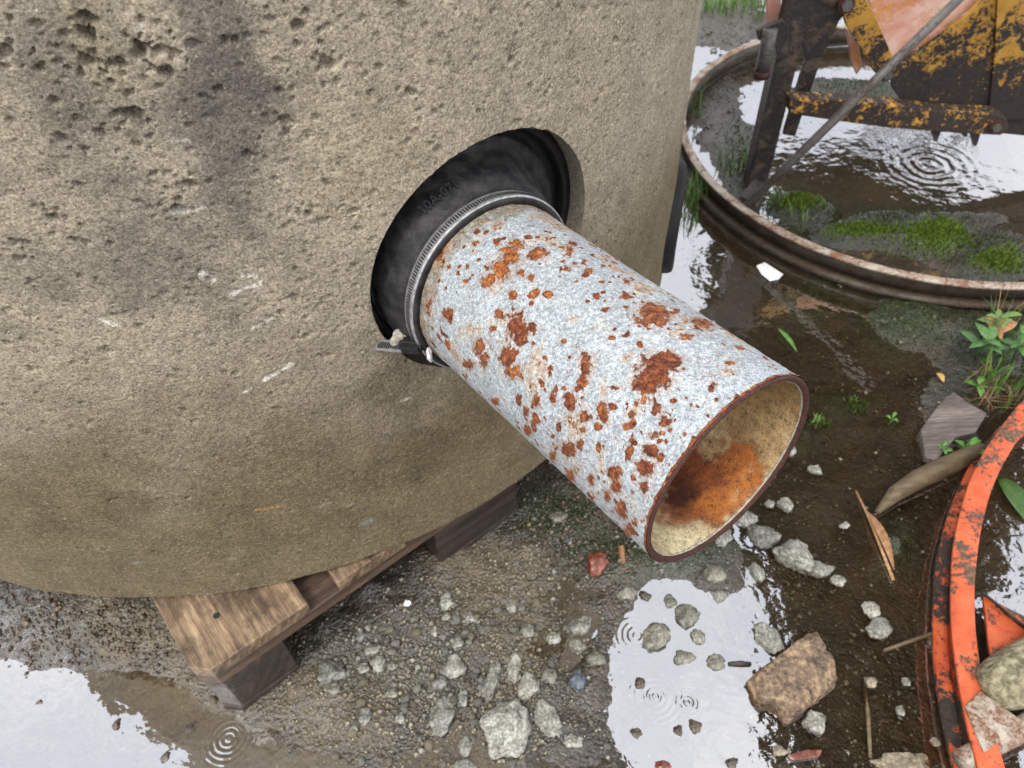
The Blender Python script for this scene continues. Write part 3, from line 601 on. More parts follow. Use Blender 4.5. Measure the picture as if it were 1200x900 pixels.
    stain(darkr, 788, 585, .016, .014, .95, .8); stain(darkr, 797, 565, .02, .012, .9, .8); stain(lin(110, 52, 24), 815, 540, .04, .02, .7, .8); stain(lin(214, 200, 160), 800, 635, .02, .03, .8)
    V = PB + SS[:, None] * PA + ((PIN + .0004 * n2) * np.cos(PHI))[:, None] * PE1 + ((PIN + .0004 * n2) * np.sin(PHI))[:, None] * PE2
    obj('lining', V, grid_faces(np2, ns2, True)[:, ::-1], MT['lining'], root, col=np.clip(C * (1 + .15 * n1[:, None]), .005, .9))
    # sawn end
    nph = 240; phi = np.linspace(0, 2 * math.pi, nph, endpoint=False); prof = [(PR - .0002, -.0012), (PR - .0001, .0004), (PR - .0010, .0018), (PIN + .0028, .0019), (PIN + .0012, .0010), (PIN - .0002, -.0012)]
    V = []
    for k, (r, ds) in enumerate(prof):
        q = np.stack([r * np.cos(phi), r * np.sin(phi), phi * 0 + k], -1); jit = .0005 * fbm(q * 130, 3, 107)
        rr = r + jit * (1 if 1 < k < 5 else .3)
        V.append(PB + (PLEN + ds + jit)[:, None] * PA + (rr * np.cos(phi))[:, None] * PE1 + (rr * np.sin(phi))[:, None] * PE2)
    V = np.stack(V, 1).reshape(-1, 3)
    obj('cut_rim', V, grid_faces(nph, len(prof), True), MT['rim'], root)
    # pale flaking lip of the lining just inside the sawn end
    V = []
    for k, (r, ds) in enumerate([(PIN + .0006, -.0010), (PIN - .0004, -.0008), (PIN - .0005, -.0018), (PIN + .0002, -.0028)]):
        jit = .0012 * fbm(np.stack([np.cos(phi) * 9, np.sin(phi) * 9, phi * 0 + .1 * k], -1), 3, 111)
        V.append(PB + (PLEN + ds + jit * (k > 1))[:, None] * PA + (r * np.cos(phi))[:, None] * PE1 + (r * np.sin(phi))[:, None] * PE2)
    obj('lining_lip', np.stack(V, 1).reshape(-1, 3), grid_faces(nph, 4, True), MT['mortar'], root)
    return root
pipe = build_pipe()

# ================================================================== RUBBER SEAL AND CLAMP
HB = np.array([CX + CR * math.cos(HOLE_TH), CY + CR * math.sin(HOLE_TH), HOLE_Z]); HA = np.array([math.cos(HOLE_TH), math.sin(HOLE_TH), 0.0])
HE1 = np.cross([0, 0, 1.0], HA); HE2 = np.array([0, 0, 1.0])
def seal_surface(prof, n=144):
    """prof: (radius, along, blend) where blend 0 = centred in the bore, 1 = centred on the pipe"""
    phi = np.linspace(0, 2 * math.pi, n, endpoint=False); rows = []
    for (r, s, t) in prof:
        A_ = HB + s * HA + (r * np.cos(phi))[:, None] * HE1 + (r * np.sin(phi))[:, None] * HE2
        B_ = PB + s * PA + (r * np.cos(phi))[:, None] * PE1 + (r * np.sin(phi))[:, None] * PE2
        rows.append(A_ * (1 - t) + B_ * t)
    return np.stack(rows, 1).reshape(-1, 3), grid_faces(n, len(prof), True)
SL = .030     # where the sleeve ends along the pipe
seal = thing('rubber_pipe_seal', 'black rubber boot seal filling the round bore around the rusty pipe', 'pipe seal', HB)
V, F = seal_surface([(.1268, -.075, 0), (.1270, -.036, 0), (.1262, -.033, 0), (.1180, -.0322, 0), (.1165, -.034, 0), (.1158, -.042, 0), (.1150, -.047, 0), (.112, -.0475, .1)]); obj('outer_ring', V, F, MT['rubber'], seal)
V, F = seal_surface([(.1125, -.0475, .1), (.1112, -.046, .2), (.1105, -.038, .25), (.1095, -.0355, .3), (.1060, -.0345, .4), (.1045, -.0345, .45), (.1025, -.030, .6), (.098, -.013, .85), (.0955, .000, .95), (.0925, .006, 1), (.0900, .010, 1), (.0890, .012, 1), (.0890, SL - .001, 1), (.0882, SL, 1), (PR + .0006, SL, 1), (PR + .0004, SL - .03, 1)]); obj('sleeve', V, F, MT['dusty'], seal)
# moulded size mark on the sleeve shoulder
s_, p_ = on_pipe(524, 240, .094)
def curved_text(txt, r, s, phi0, size, name, mat, parent):
    cu = bpy.data.curves.new(name, 'FONT'); cu.body = txt; cu.size = size; cu.align_x = 'CENTER'; cu.extrude = .0009; cu.resolution_u = 3
    to = bpy.data.objects.new(name, cu); COL.objects.link(to); dg = bpy.context.evaluated_depsgraph_get()
    me = bpy.data.meshes.new_from_object(to.evaluated_get(dg)); vs = np.array([v.co[:] for v in me.vertices]); fs = [tuple(p.vertices) for p in me.polygons]
    bpy.data.objects.remove(to)
    ph = phi0 - vs[:, 0] / r; rr = r + vs[:, 2] - .55 * vs[:, 1]; ss = s - vs[:, 1] * .85 * -1 * -1
    W = PB + (s - vs[:, 1] * .85)[:, None] * PA + ((rr + 1.1 * vs[:, 1]) * np.cos(ph))[:, None] * PE1 + ((rr + 1.1 * vs[:, 1]) * np.sin(ph))[:, None] * PE2
    return obj(name, W, fs, mat, parent, smooth=False)
b = MB('scuffed_rubber'); b.bsdf(lin(74, 70, 68), .5); MT['scuff'] = b.m
curved_text('10A-071', .0966, .0005, p_, .0120, 'moulded_mark', MT['slot'], seal)

clamp = thing('hose_clamp', 'slotted stainless worm-drive band clamped round the black rubber sleeve', 'hose clamp', PB + PA * .02)
c0, c1 = SL - .0135, SL - .0012; rb = .0896
V, F = seal_surface([(rb - .0004, c0, 1), (rb + .0007, c0 + .0003, 1), (rb + .0010, c0 + .0012, 1), (rb + .0007, (c0 + c1) / 2, 1), (rb + .0010, c1 - .0012, 1), (rb + .0007, c1 - .0003, 1), (rb - .0006, c1, 1)], 180); obj('band', V, F, MT['steel'], clamp)
nslot = 210; parts = []
for i in range(nslot):
    p0 = 2 * math.pi * i / nslot; e = p0 + .011; q = []
    for (p1, s1) in ((p0, c0 + .0034), (p0 + .014, c0 + .0034), (p0 + .016, c1 - .0034), (p0 + .002, c1 - .0034)):
        q.append(PB + s1 * PA + (rb + .00115) * (math.cos(p1) * PE1 + math.sin(p1) * PE2))
    n_ = math.cos(p0) * PE1 + math.sin(p0) * PE2
    parts.append(prism(q, -n_ * .0008))
V, F = join(parts); tag(obj('slot', V, F, MT['slot'], clamp, smooth=False), kind='stuff')
# loose tail of the band sticking out to the left, and its screw housing
a0 = on_ring(437, 404); s0, p0 = on_pipe(497, 414, .0905)
A0 = PB + (SL - .007) * PA + .0912 * (math.cos(p0) * PE1 + math.sin(p0) * PE2)
dT = sight(436, 404); A1 = CAM + dT * (((A0 - CAM) @ _fw) * 1.03)
nT = np.cross(A1 - A0, PA); nT /= np.linalg.norm(nT); wT = np.cross(nT, A1 - A0); wT /= np.linalg.norm(wT)
V, F = prism([A0 - wT * .006, A0 + wT * .006, A1 + wT * .006 + (A0 - A1) * .06, A1 + (A0 - A1) * .0 - wT * .001, A1 - wT * .006 + (A0 - A1) * .16], nT * .0011); tail = obj('band_tail', V, F, MT['steel'], clamp, smooth=False)
L_ = (A1 - A0); parts = []
for i in range(17):
    c = A0 + L_ * (.10 + .78 * i / 17); h = L_ / np.linalg.norm(L_) * .0009
    for sgn in (0,): parts.append(prism([c - wT * .0035 - h, c - wT * .0035 + h, c + wT * .0035 + h, c + wT * .0035 - h], nT * .0014)); parts.append((parts.pop()[0] - nT * .00015, prism([c, c, c, c], nT)[1]))
V, F = join(parts); tag(obj('slot', V, F, MT['slot'], tail, smooth=False), kind='stuff')
hc = A0 + L_ / np.linalg.norm(L_) * .004; ax3 = [L_ / np.linalg.norm(L_), wT, nT]
V, F = box(hc + nT * .004, ax3, (.010, .0068, .0048)); bevel(obj('screw_housing', V, F, MT['rubber'], clamp, smooth=False), .0015)
V, F = tube([hc + nT * .005 - ax3[0] * .012, hc + nT * .005 + ax3[0] * .012], .0042, 8); obj('screw', V, F, MT['slot'], clamp, smooth=False)

# ================================================================== ROCK MESHES
def ico(sub):
    import bmesh
    bm = bmesh.new(); bmesh.ops.create_icosphere(bm, subdivisions=sub, radius=1)
    V = np.array([v.co[:] for v in bm.verts]); F = np.array([[v.index for v in f.verts] for f in bm.faces]); bm.free(); return V, F
ICO = {k: ico(k) for k in (1, 2, 3, 4)}
def rock(seed, dims, yaw=0, sub=3, facets=9, rough=.12, lump=.0):
    V, F = ICO[sub]; V = V.copy(); rng = np.random.default_rng(seed)
    for i in range(facets):
        n = rng.normal(size=3); n /= np.linalg.norm(n); d = rng.uniform(.55, .88); k = V @ n - d; V -= np.outer(np.maximum(k, 0), n) * .92
    off = rng.uniform(0, 50, 3)
    V *= (1 + rough * fbm(V * 2.2 + off, 4, 7) + lump * noise(V * 1.3 + off, 8))[:, None]
    V *= np.array(dims) / 2; c, s = math.cos(yaw), math.sin(yaw)
    return np.stack([V[:, 0] * c - V[:, 1] * s, V[:, 0] * s + V[:, 1] * c, V[:, 2]], -1), F
def lay_rock(name, label, cat, px, py, w_, h_, rot=0, mat='cement', seed=0, thick=.6, sink=.36, group=None, sub=3, **k):
    c = on_ground(px, py, .008); m = metre(c); L, B = w_ * m * 1.06, h_ * m * 1.10; T = thick * min(L, B)
    V, F = rock(seed + int(px * 7 + py), (L, B, T), math.radians(-rot), sub, **k)
    z = max(gz(c[0], c[1]), WATER_Z - .002) + T * (.5 - sink); o = np.array([c[0], c[1], z])
    return tag(obj(name, V + o, F, MT[mat], smooth=sub > 2, origin=o), label, cat, group)

# mortar spilled at the foot of the seal, white crumb by the clamp
def stuck_rock(name, label, cat, px, py, depth_k, dims, mat, seed):
    d = sight(px, py); c = CAM + d * ((A0 - CAM) @ _fw) * depth_k; V, F = rock(seed, dims, .5, 3, 5, .45, .3)
    return tag(obj(name, V + c, F, MT[mat], origin=c), label, cat)
stuck_rock('mortar_lump', 'ragged grey mortar lump lodged under the rubber seal by the clamp tail', 'mortar', 470, 393, 1.02, (.022, .02, .026), 'mortar', 31)
stuck_rock('plaster_crumb', 'small white crumb stuck between the clamp and the rusty pipe', 'crumb', 503, 416, .985, (.006, .008, .017), 'white', 33)

# second opening's seal at the right-hand side of the ring
th2 = -0.215; z2 = .262; A2 = np.array([math.cos(th2), math.sin(th2), 0]); B2 = np.array([CX + (CR + .0) * math.cos(th2), CY + CR * math.sin(th2), z2]); T2 = np.array([-A2[1], A2[0], 0])
phi = np.linspace(0, 2 * math.pi, 96, endpoint=False); rows = []
for (r, s) in [(.060, .004), (.062, .012), (.068, .016), (.080, .016), (.086, .014), (.089, .008), (.090, -.02)]:
    u = r * np.cos(phi); rows.append(B2 + np.outer(s - (CR - np.sqrt(CR**2 - u**2)), A2) + np.outer(u, T2) + np.outer(r * np.sin(phi), [0, 0, 1]))
side_seal = tag(obj('rubber_side_seal', np.stack(rows, 1).reshape(-1, 3), grid_faces(96, 7, True), MT['rubber'], origin=B2), 'black rubber rim standing proud of the right side of the manhole ring', 'pipe seal')

# ================================================================== PALLET
PX, PY, PYW = -0.3771, 0.3410, 0.6443
PU = np.array([math.cos(PYW), math.sin(PYW), 0]); PV = np.array([-math.sin(PYW), math.cos(PYW), 0]); PW = np.array([0, 0, 1.0])
pallet = thing('wooden_pallet', 'wet wooden pallet with chamfered corners under the manhole ring', 'pallet', (PX, PY, 0))
def pl_piece(name, u0, u1, v0, v1, z0, z1, mat, cham=()):
    c = .018; pts = []
    for key, (u, v) in (('a', (u0, v0)), ('b', (u1, v0)), ('c', (u1, v1)), ('d', (u0, v1))):
        if key in cham:
            n = {'a': [(u0, v0 + c), (u0 + c, v0)], 'b': [(u1 - c, v0), (u1, v0 + c)], 'c': [(u1, v1 - c), (u1 - c, v1)], 'd': [(u0 + c, v1), (u0, v1 - c)]}[key]; pts += n
        else: pts.append((u, v))
    base = np.array([PX, PY, 0]); poly = [base + u * PU + v * PV + z0 * PW for u, v in pts]
    V, F = prism(poly, (0, 0, z1 - z0))
    # own local frame so that the grain follows the board
    ctr = V.mean(0); long_v = (v1 - v0) > (u1 - u0)
    o = obj(name, V, F, MT[mat], pallet, smooth=False)
    R = Matrix.Rotation(-(PYW + (math.pi / 2 if long_v else 0)), 4, 'Z'); off = np.array(ctr) - _off(pallet)
    o.data.transform(Matrix.Translation(-Vector(off))); o.data.transform(R); o.matrix_local = Matrix.Translation(Vector(off)) @ R.inverted()
    return bevel(o, .0016, 2)
LEN = 1.2
for k, (u0, u1) in enumerate([(0, .145), (.186, .286), (.3275, .4725), (.514, .614), (.655, .8)]):
    pl_piece('deck_board', u0, u1, 0, LEN, .122, .144, 'deck', 'ad' if k == 0 else ('bc' if k == 4 else ''))
for (v0, v1) in ((0, .145), (.5275, .6725), (1.055, 1.2)):
    pl_piece('stringer_board', .0, .8, v0 + .0015, v1, .100, .1215, 'stringer', {0: 'ab', 1.055: 'cd'}.get(v0, ''))
    for k, (u0, u1) in enumerate([(0, .1), (.3275, .4725), (.7, .8)]):
        cm = {(0, 0): 'a', (0, 2): 'b', (1.055, 0): 'd', (1.055, 2): 'c'}.get((v0, k), '')
        pl_piece('block', u0 + .001, u1 - .001, v0 + .002, v1 - .001, .0215, .0995, 'block', cm)
for k, (u0, u1) in enumerate([(0, .1), (.3275, .4725), (.7, .8)]):
    pl_piece('bottom_board', u0, u1, .0015, LEN, -.004, .021, 'block', {0: 'ad', 2: 'bc'}.get(k, ''))
# nail heads in the corner of the near deck board
for (u, v) in ((.052, .058), (.118, .07), (.05, .105)):
    c = np.array([PX, PY, .144]) + u * PU + v * PV; V, F = tube([c - PW * .002, c + PW * .0006], .0042, 10); obj('nail', V, F, MT['slot'], pallet, smooth=False)

# ================================================================== STEEL HOOPS (flanged wheel rims lying in the water)
def hoop(name, label, ctr, R, ztop, width, flange, top_mat, side_mat, tilt=(0, 0), web_in=.012, th=.005, lower=True, zlow=.012):
    root = thing(name, label, 'hoop', (ctr[0], ctr[1], 0)); n = 220; a = np.linspace(0, 2 * math.pi, n, endpoint=False)
    def surf(prof, nm, mat, seed):
        rows = []
        for k, (r, z) in enumerate(prof):
            q = np.stack([np.cos(a) * 9, np.sin(a) * 9, a * 0 + .2 * k], -1); j = .0016 * fbm(q, 4, seed)
            rr = r + j; zz = z + j * .6 + tilt[0] * r * np.cos(a) + tilt[1] * r * np.sin(a)
            rows.append(np.stack([ctr[0] + rr * np.cos(a), ctr[1] + rr * np.sin(a), zz], -1))
        rows.append(rows[0]); V = np.stack(rows[:-1], 1).reshape(-1, 3); m = len(rows) - 1
        F = []
        for i in range(n):
            i2 = (i + 1) % n
            for k in range(m): F.append((i * m + k, i * m + (k + 1) % m, i2 * m + (k + 1) % m, i2 * m + k))
        return obj(nm, V, np.array(F), mat, root)
    surf([(R, ztop - th), (R, ztop - .001), (R - .001, ztop), (R - flange + .001, ztop), (R - flange, ztop - .001), (R - flange, ztop - th)], 'top_flange', MT[top_mat], 3)
    surf([(R - web_in, zlow + th), (R - web_in, ztop - th), (R - web_in - th, ztop - th), (R - web_in - th, zlow + th)], 'web', MT[side_mat], 5)
    if lower: surf([(R + .004, zlow - th), (R + .004, zlow + th), (R - flange, zlow + th), (R - flange, zlow - th)], 'lower_flange', MT[side_mat], 7)
    return root
H1C, H1R = (0.957, 1.550), 0.543
hoop1 = hoop('rusty_wheel_hoop', 'rusty steel wheel rim with flaking white paint lying round the mossy puddle', H1C, H1R, .060, .05, .018, 'rust_white', 'rim_dark', web_in=.014, zlow=.014)
H2C, H2R = (1.255, 0.136), 0.762
hoop2 = hoop('orange_wheel_hoop', 'chipped orange steel wheel rim half sunk in the puddle at the right edge', H2C, H2R, .066, .05, .029, 'orange', 'orange_dark', web_in=.012, zlow=.014)
# gusset, crusted stub tube and cross bar of the orange rim
zt = .066
def og(px, py, z): return on_ground(px, py, z)
V, F = prism([og(1148, 692, .064), og(1150, 700, .02), og(1235, 790, .02), og(1235, 760, .064)], np.array([.006, -.004, 0])); bevel(obj('gusset_plate', V, F, MT['dark_steel'], hoop2, smooth=False), .001)
V, F = prism([og(1150, 700, .046), og(1158, 772, .046), og(1240, 800, .046), og(1240, 745, .046)], (0, 0, .006)); bevel(obj('floor_plate', V, F, MT['orange'], hoop2, smooth=False), .001)
e0 = og(1156, 812, .070); e1 = og(1300, 735, .078); V, F = tube([e0 + (e1 - e0) * t for t in (0, .01, .03, .07, .14, .3, .6, 1)], [.004, .013, .021, .027, .031, .033, .034, .035], 28); obj('stub_tube', V, F, MT['crust'], hoop2)
V, F = tube([og(1125, 893, .05), og(1205, 850, .055), og(1330, 780, .055)], [.012, .014, .014], 12); obj('cross_bar', V, F, MT['rust_white'], hoop2)
V, F = prism([og(1128, 830, .062), og(1146, 812, .064), og(1200, 850, .064), og(1150, 884, .062)], (0, 0, .007)); bevel(obj('corner_plate', V, F, MT['rust_white'], hoop2, smooth=False), .001)

# ================================================================== OLD FARM IMPLEMENT at the back
MY = 1.45
impl = thing('farm_implement', 'old yellow and black farm implement with faded pink panel standing in the rusty rim', 'farm implement', (.56, 1.43, 0))
def at(px, py, Y=MY): return on_wall(px, py, Y)
def plate(name, pts, Y, depth, mat, bev=.0015):
    V, F = prism([at(x, y, Y) for x, y in pts], (0, depth, 0)); return bevel(obj(name, V, F, MT[mat], impl, smooth=False), bev)
foot = on_ground(885, 228); 
V, F = box([foot[0] + .004, foot[1] + .03, .46], [np.array([1.0, 0, 0]), np.array([0, 1.0, 0]), np.array([0, 0, 1.0])], (.022, .020, .47)); post = bevel(obj('post', V, F, MT['dark_steel'], impl, smooth=False), .003)
V, F = tube([at(903, 34, 1.40), at(893, 84, 1.40)], .0135, 20); stub = obj('tube_stub', V, F, MT['rod'], impl)
V, F = tube([at(893.4, 82, 1.40), at(892.2, 90, 1.40)], .0155, 20); obj('rusty_collar', V, F, MT['rim'], stub)
V, F = tube([at(893, 84, 1.396), at(892, 90.5, 1.396)], .010, 16); obj('rust_plug', V, F, MT['redstone'], stub)
plate('stub_bracket', [(886, 36), (918, 24), (925, 30), (922, 66), (912, 70), (905, 40), (889, 48)], 1.405, .012, 'dark_steel')
plate('gusset', [(925, -30), (1002, -60), (1004, 2), (984, 24), (962, 72), (948, 112), (932, 160), (918, 158), (944, 70)], 1.452, .012, 'dark_steel')
plate('upright_flat', [(897, -60), (918, -60), (914, 30), (900, 34)], 1.47, .012, 'pink')
lk = plate('link_bar', [(986, 6), (1002, -4), (1018, 2), (1046, 66), (1048, 88), (1034, 94), (1024, 84), (992, 30)], 1.425, .014, 'yellow')
for (x, y, Y, r) in ((992, 6, 1.424, .0105), (1040, 88, 1.424, .009), (1167, 149, 1.395, .009)):
    c = at(x, y, Y); V, F = tube([c + np.array([0, .012, 0]), c - np.array([0, .007, 0])], r, 6); bt = obj('bolt', V, F, MT['rod'], impl, smooth=False)
    V, F = tube([c + np.array([0, .010, 0]), c - np.array([0, .001, 0])], r * 1.45, 18); obj('washer', V, F, MT['rim'], bt, smooth=False)
plate('rear_lug', [(992, 34), (1003, 38), (1011, 78), (1004, 88), (998, 70)], 1.47, .012, 'pink')
# horizontal bar to the body
bar = plate('cross_bar', [(926, 116), (1000, 118), (1040, 122), (1100, 130), (1168, 133), (1181, 140), (1182, 154), (1172, 159), (1100, 155), (1040, 150), (980, 142), (926, 134)], 1.40, .035, 'yellow_worn', .003)
# body: curved hopper shell, side plates with peeling paint, pink inner panel
body = [(1044, 84), (1062, 72), (1098, 46), (1136, 16), (1160, -10), (1176, -26), (1330, -26), (1330, 168), (1250, 166), (1200, 159), (1150, 154), (1110, 145), (1082, 136), (1058, 121), (1046, 104)]
plate('side_plate', body, 1.44, .010, 'yellow', .001)
plate('bottom_flange', [(1082, 128), (1330, 158), (1330, 166), (1250, 164), (1200, 157), (1150, 152), (1110, 143), (1084, 134)], 1.4505, .03, 'dark_steel', .001)
plate('lap_plate', [(1170, -20), (1330, -24), (1330, 140), (1162, 140), (1160, 120), (1166, 60)], 1.433, .006, 'yellow', .001)
plate('pink_panel', [(1013, -14), (1165, -14), (1150, 0), (1096, 44), (1062, 66), (1046, 72), (1036, 52)], 1.462, .012, 'pink', .001)
for (x, w_, h_) in ((1097, 7, 14), (1131, 6, 8), (1143, 8, 19)):
    V, F = prism([at(x - w_, 150, 1.412), at(x + w_, 150, 1.412), at(x + w_ * .2, 152 + h_, 1.412), at(x - w_ * .2, 152 + h_, 1.412)], (0, .008, 0)); obj('tooth', V, F, MT['dark_steel'], impl, smooth=False)
# slanting rod leaning across
r0 = on_ground(876, 240, .062); r1 = at(1126, -4, 1.36); rd = r1 - r0
rod = obj('draw_rod', *tube([r0, r0 + rd * .5, r0 + rd * 1.6], .0085, 14), MT['rod'], impl)
V, F = prism([on_ground(866, 234, .061), on_ground(884, 214, .061), on_ground(900, 222, .061), on_ground(886, 246, .061)], (0, 0, .010)); bevel(obj('foot_plate', V, F, MT['dark_steel'], impl, smooth=False), .001)

# ================================================================== STONES
CEM = 'cement'
BIG = [ # px, py, w, h, rot, material, label
    (592, 849, 76, 60, -18, CEM, 'largest flat grey cement lump at the bottom edge of the rubble heap'),
    (576, 797, 22, 60, 24, CEM, 'long narrow pale cement shard leaning beside the largest lump'),
    (602, 783, 19, 42, 8, CEM, 'upright pale cement shard right of the long narrow one'),
    (620, 804, 36, 32, 20, CEM, 'blocky cement lump just above the largest lump'),
    (517, 838, 32, 56, 4, CEM, 'tall knobbly pale cement lump at the left of the rubble heap'),
    (643, 842, 28, 48, -14, CEM, 'oval pale cement lump at the right of the rubble heap'),
    (671, 869, 25, 18, 10, CEM, 'small white cement piece at the right foot of the rubble heap'),
    (532, 783, 29, 29, 0, CEM, 'round grey cement lump above the tall knobbly one'),
    (515, 799, 20, 19, 0, CEM, 'pale cement crumb left of the round grey lump'),
    (543, 818, 13, 20, 0, CEM, 'slim cement crumb between the tall lump and the long shard'),
    (546, 872, 18, 24, 0, CEM, 'cement crumb left below the largest lump'),
    (545, 897, 36, 16, 0, CEM, 'cement lump cut by the bottom edge of the picture'),
    (524, 708, 17, 26, 0, CEM, 'pear-shaped cement piece on the mud right of the pallet'),
    (524, 727, 11, 10, 0, CEM, 'crumb under the pear-shaped cement piece'),
    (552, 727, 12, 17, 0, CEM, 'small oval crumb right of the pear-shaped cement piece'),
    (599, 709, 13, 21, -10, CEM, 'lone pale crumb on the sandy mud below the pipe'),
    (618, 739, 20, 17, 0, CEM, 'left of three wet crumbs in a row on the sandy mud'),
    (648, 746, 22, 15, 10, CEM, 'middle of three wet crumbs in a row on the sandy mud'),
    (681, 731, 32, 24, 12, CEM, 'square flat cement piece at the left shore of the white puddle'),
    (678, 755, 21, 18, 0, 'cement_wet', 'wet cement piece just below the square flat one'),
    (700, 774, 24, 18, 0, 'cement_wet', 'wet cement crumb at the puddle edge above the slate'),
    (643, 792, 18, 20, 0, 'cement_wet', 'half sunk cement crumb left of the dark slate'),
    (676, 797, 24, 24, 0, 'slate', 'dark blue-grey slate pebble left of the white puddle'),
    (388, 789, 41, 33, 0, CEM, 'grey cement lump on the mud right of the pallet corner'),
    (426, 785, 16, 13, 0, CEM, 'left of three crumbs right of the pallet corner lump'),
    (444, 779, 18, 18, 0, CEM, 'middle of three crumbs right of the pallet corner lump'),
    (460, 781, 13, 12, 0, CEM, 'right of three crumbs right of the pallet corner lump'),
    (437, 762, 24, 14, -10, CEM, 'flat crumb above the three crumbs by the pallet'),
    (423, 746, 10, 16, 0, CEM, 'upright crumb nearest the pallet stringer'),
    (478, 711, 10, 9, 0, 'white', 'tiny bright white pebble on the dark mud by the pallet'),
    (537, 757, 13, 14, 0, CEM, 'crumb above the round grey cement lump'),
    (510, 743, 9, 14, 0, CEM, 'paired white crumb under the pear-shaped piece'),
    (429, 844, 16, 22, 0, CEM, 'pale crumb at the bottom left of the rubble'),
    (416, 855, 12, 14, 0, CEM, 'crumb beside the pale one at the bottom left of the rubble'),
    (469, 842, 13, 14, 20, CEM, 'crumb left of the tall knobbly cement lump'),
    (460, 814, 14, 12, 0, 'cement_wet', 'wet crumb in the middle of the muddy rubble'),
    (392, 811, 24, 14, 0, 'cement_wet', 'wet flake below the lump by the pallet corner'),
    (735, 697, 22, 20, 0, 'cement_wet', 'wet stone at the upper left of the white puddle'),
    (756, 696, 14, 13, 0, 'dark_stone', 'dark pebble at the top of the white puddle'),
    (786, 703, 15, 17, 0, 'cement_wet', 'small wet pebble at the top middle of the white puddle'),
    (807, 720, 29, 29, 0, 'cement_wet', 'round stone ringed dark in the upper white puddle'),
    (769, 746, 35, 34, 20, 'cement_wet', 'largest rounded stone standing in the white puddle'),
    (818, 744, 17, 19, 0, 'cement_wet', 'pebble under the round stone in the white puddle'),
    (801, 769, 31, 21, 0, 'cement_wet', 'two-humped stone in the middle of the white puddle'),
    (839, 774, 26, 19, 10, 'cement_wet', 'low wet stone at the right of the white puddle'),
    (751, 799, 13, 13, 0, 'dark_stone', 'dark pebble beside the larger rain ring'),
    (796, 854, 12, 14, 0, 'dark_stone', 'left of two dark pebbles low in the white puddle'),
    (816, 849, 15, 19, 0, 'dark_stone', 'right of two dark pebbles low in the white puddle'),
    (746, 858, 14, 12, 0, 'dark_stone', 'pebble at the lower left shore of the white puddle'),
    (858, 893, 16, 14, 0, 'dark_stone', 'dark pebble at the bottom of the white puddle'),
    (779, 896, 22, 12, 0, 'redstone', 'reddish stone at the bottom edge under the white puddle'),
    (844, 697, 24, 16, 0, CEM, 'pale stone at the upper right shore of the white puddle'),
    (835, 676, 28, 25, 0, 'cement_wet', 'grey wet stone just below the pipe mouth'),
    (700, 662, 37, 31, 10, 'redstone', 'shiny red-brown stone below the pipe'),
    (655, 609, 22, 15, 0, 'cement_wet', 'flat grey crumb in the shade under the pipe'),
    (872, 606, 34, 26, 20, CEM, 'upper end lump of the cement streak right of the pipe mouth'),
    (896, 626, 44, 34, 25, CEM, 'second lump of the cement streak right of the pipe mouth'),
    (932, 649, 46, 40, 30, CEM, 'broad middle lump of the cement streak right of the pipe mouth'),
    (960, 665, 36, 22, 25, CEM, 'lower lump of the cement streak right of the pipe mouth'),
    (983, 678, 17, 13, 10, CEM, 'small end lump of the cement streak right of the pipe mouth'),
    (845, 632, 30, 22, 10, CEM, 'cement lump half hidden behind the pipe mouth'),
    (923, 590, 20, 18, 0, CEM, 'pale stone above the cement streak'),
    (902, 588, 12, 12, 0, CEM, 'crumb beside the pale stone above the cement streak'),
    (888, 668, 20, 26, -10, CEM, 'egg-shaped stone left below the cement streak'),
    (899, 748, 32, 42, -20, CEM, 'oval pale stone standing just above the brown brick'),
    (957, 549, 18, 13, 0, CEM, 'lone pale pebble in brown water right of the pipe mouth'),
    (926, 525, 18, 15, 0, CEM, 'pale pebble next to the rim of the pipe'),
    (991, 613, 14, 10, 0, CEM, 'small white pebble by the dry leaf'),
    (1021, 713, 20, 20, 0, CEM, 'upper of two joined pale stones in brown water'),
    (1033, 735, 38, 26, 15, CEM, 'lower of two joined pale stones in brown water'),
    (958, 846, 28, 28, 0, CEM, 'grey stone directly below the brown brick'),
    (1098, 751, 24, 20, 0, 'dark_stone', 'brown stone touching the orange rim by the twig'),
    (1062, 893, 66, 26, 5, 'tan_stone', 'tan stone cut by the bottom edge left of the orange rim'),
    (916, 878, 18, 12, 0, 'tan_stone', 'tan pebble left of the wood splinter'),
    (1021, 797, 14, 14, 0, 'tan_stone', 'yellowish pebble at the head of the sunk straw'),
    (1098, 868, 12, 10, 0, 'tan_stone', 'tan pebble right of the sunk straw'),
    (1064, 798, 12, 11, 0, CEM, 'small white pebble right of the brick in brown water'),
    (1057, 831, 13, 11, 0, CEM, 'white pebble above the bottom edge near the orange rim'),
    (1118, 858, 13, 10, 0, CEM, 'white pebble just left of the foot of the orange rim'),
    (1001, 818, 0, 0, 0, CEM, None),
    (135, 848, 13, 14, 0, 'dark_stone', 'dark pebble in the middle of the bright left puddle'),
    (192, 886, 11, 13, 0, 'dark_stone', 'dark pebble low in the bright left puddle'),
    (44, 821, 9, 8, 0, 'dark_stone', 'tiny pebble at the far left of the bright left puddle'),
    (37, 735, 13, 10, 0, 'dark_stone', 'dark pebble on the wet grit at the far left'),
    (250, 820, 10, 10, 0, 'dark_stone', 'dark pebble just left of the pallet corner'),
    (220, 852, 10, 14, 0, 'dark_stone', 'dark pebble at the shore below the pallet corner'),
    (940, 512, 0, 0, 0, CEM, None),
]
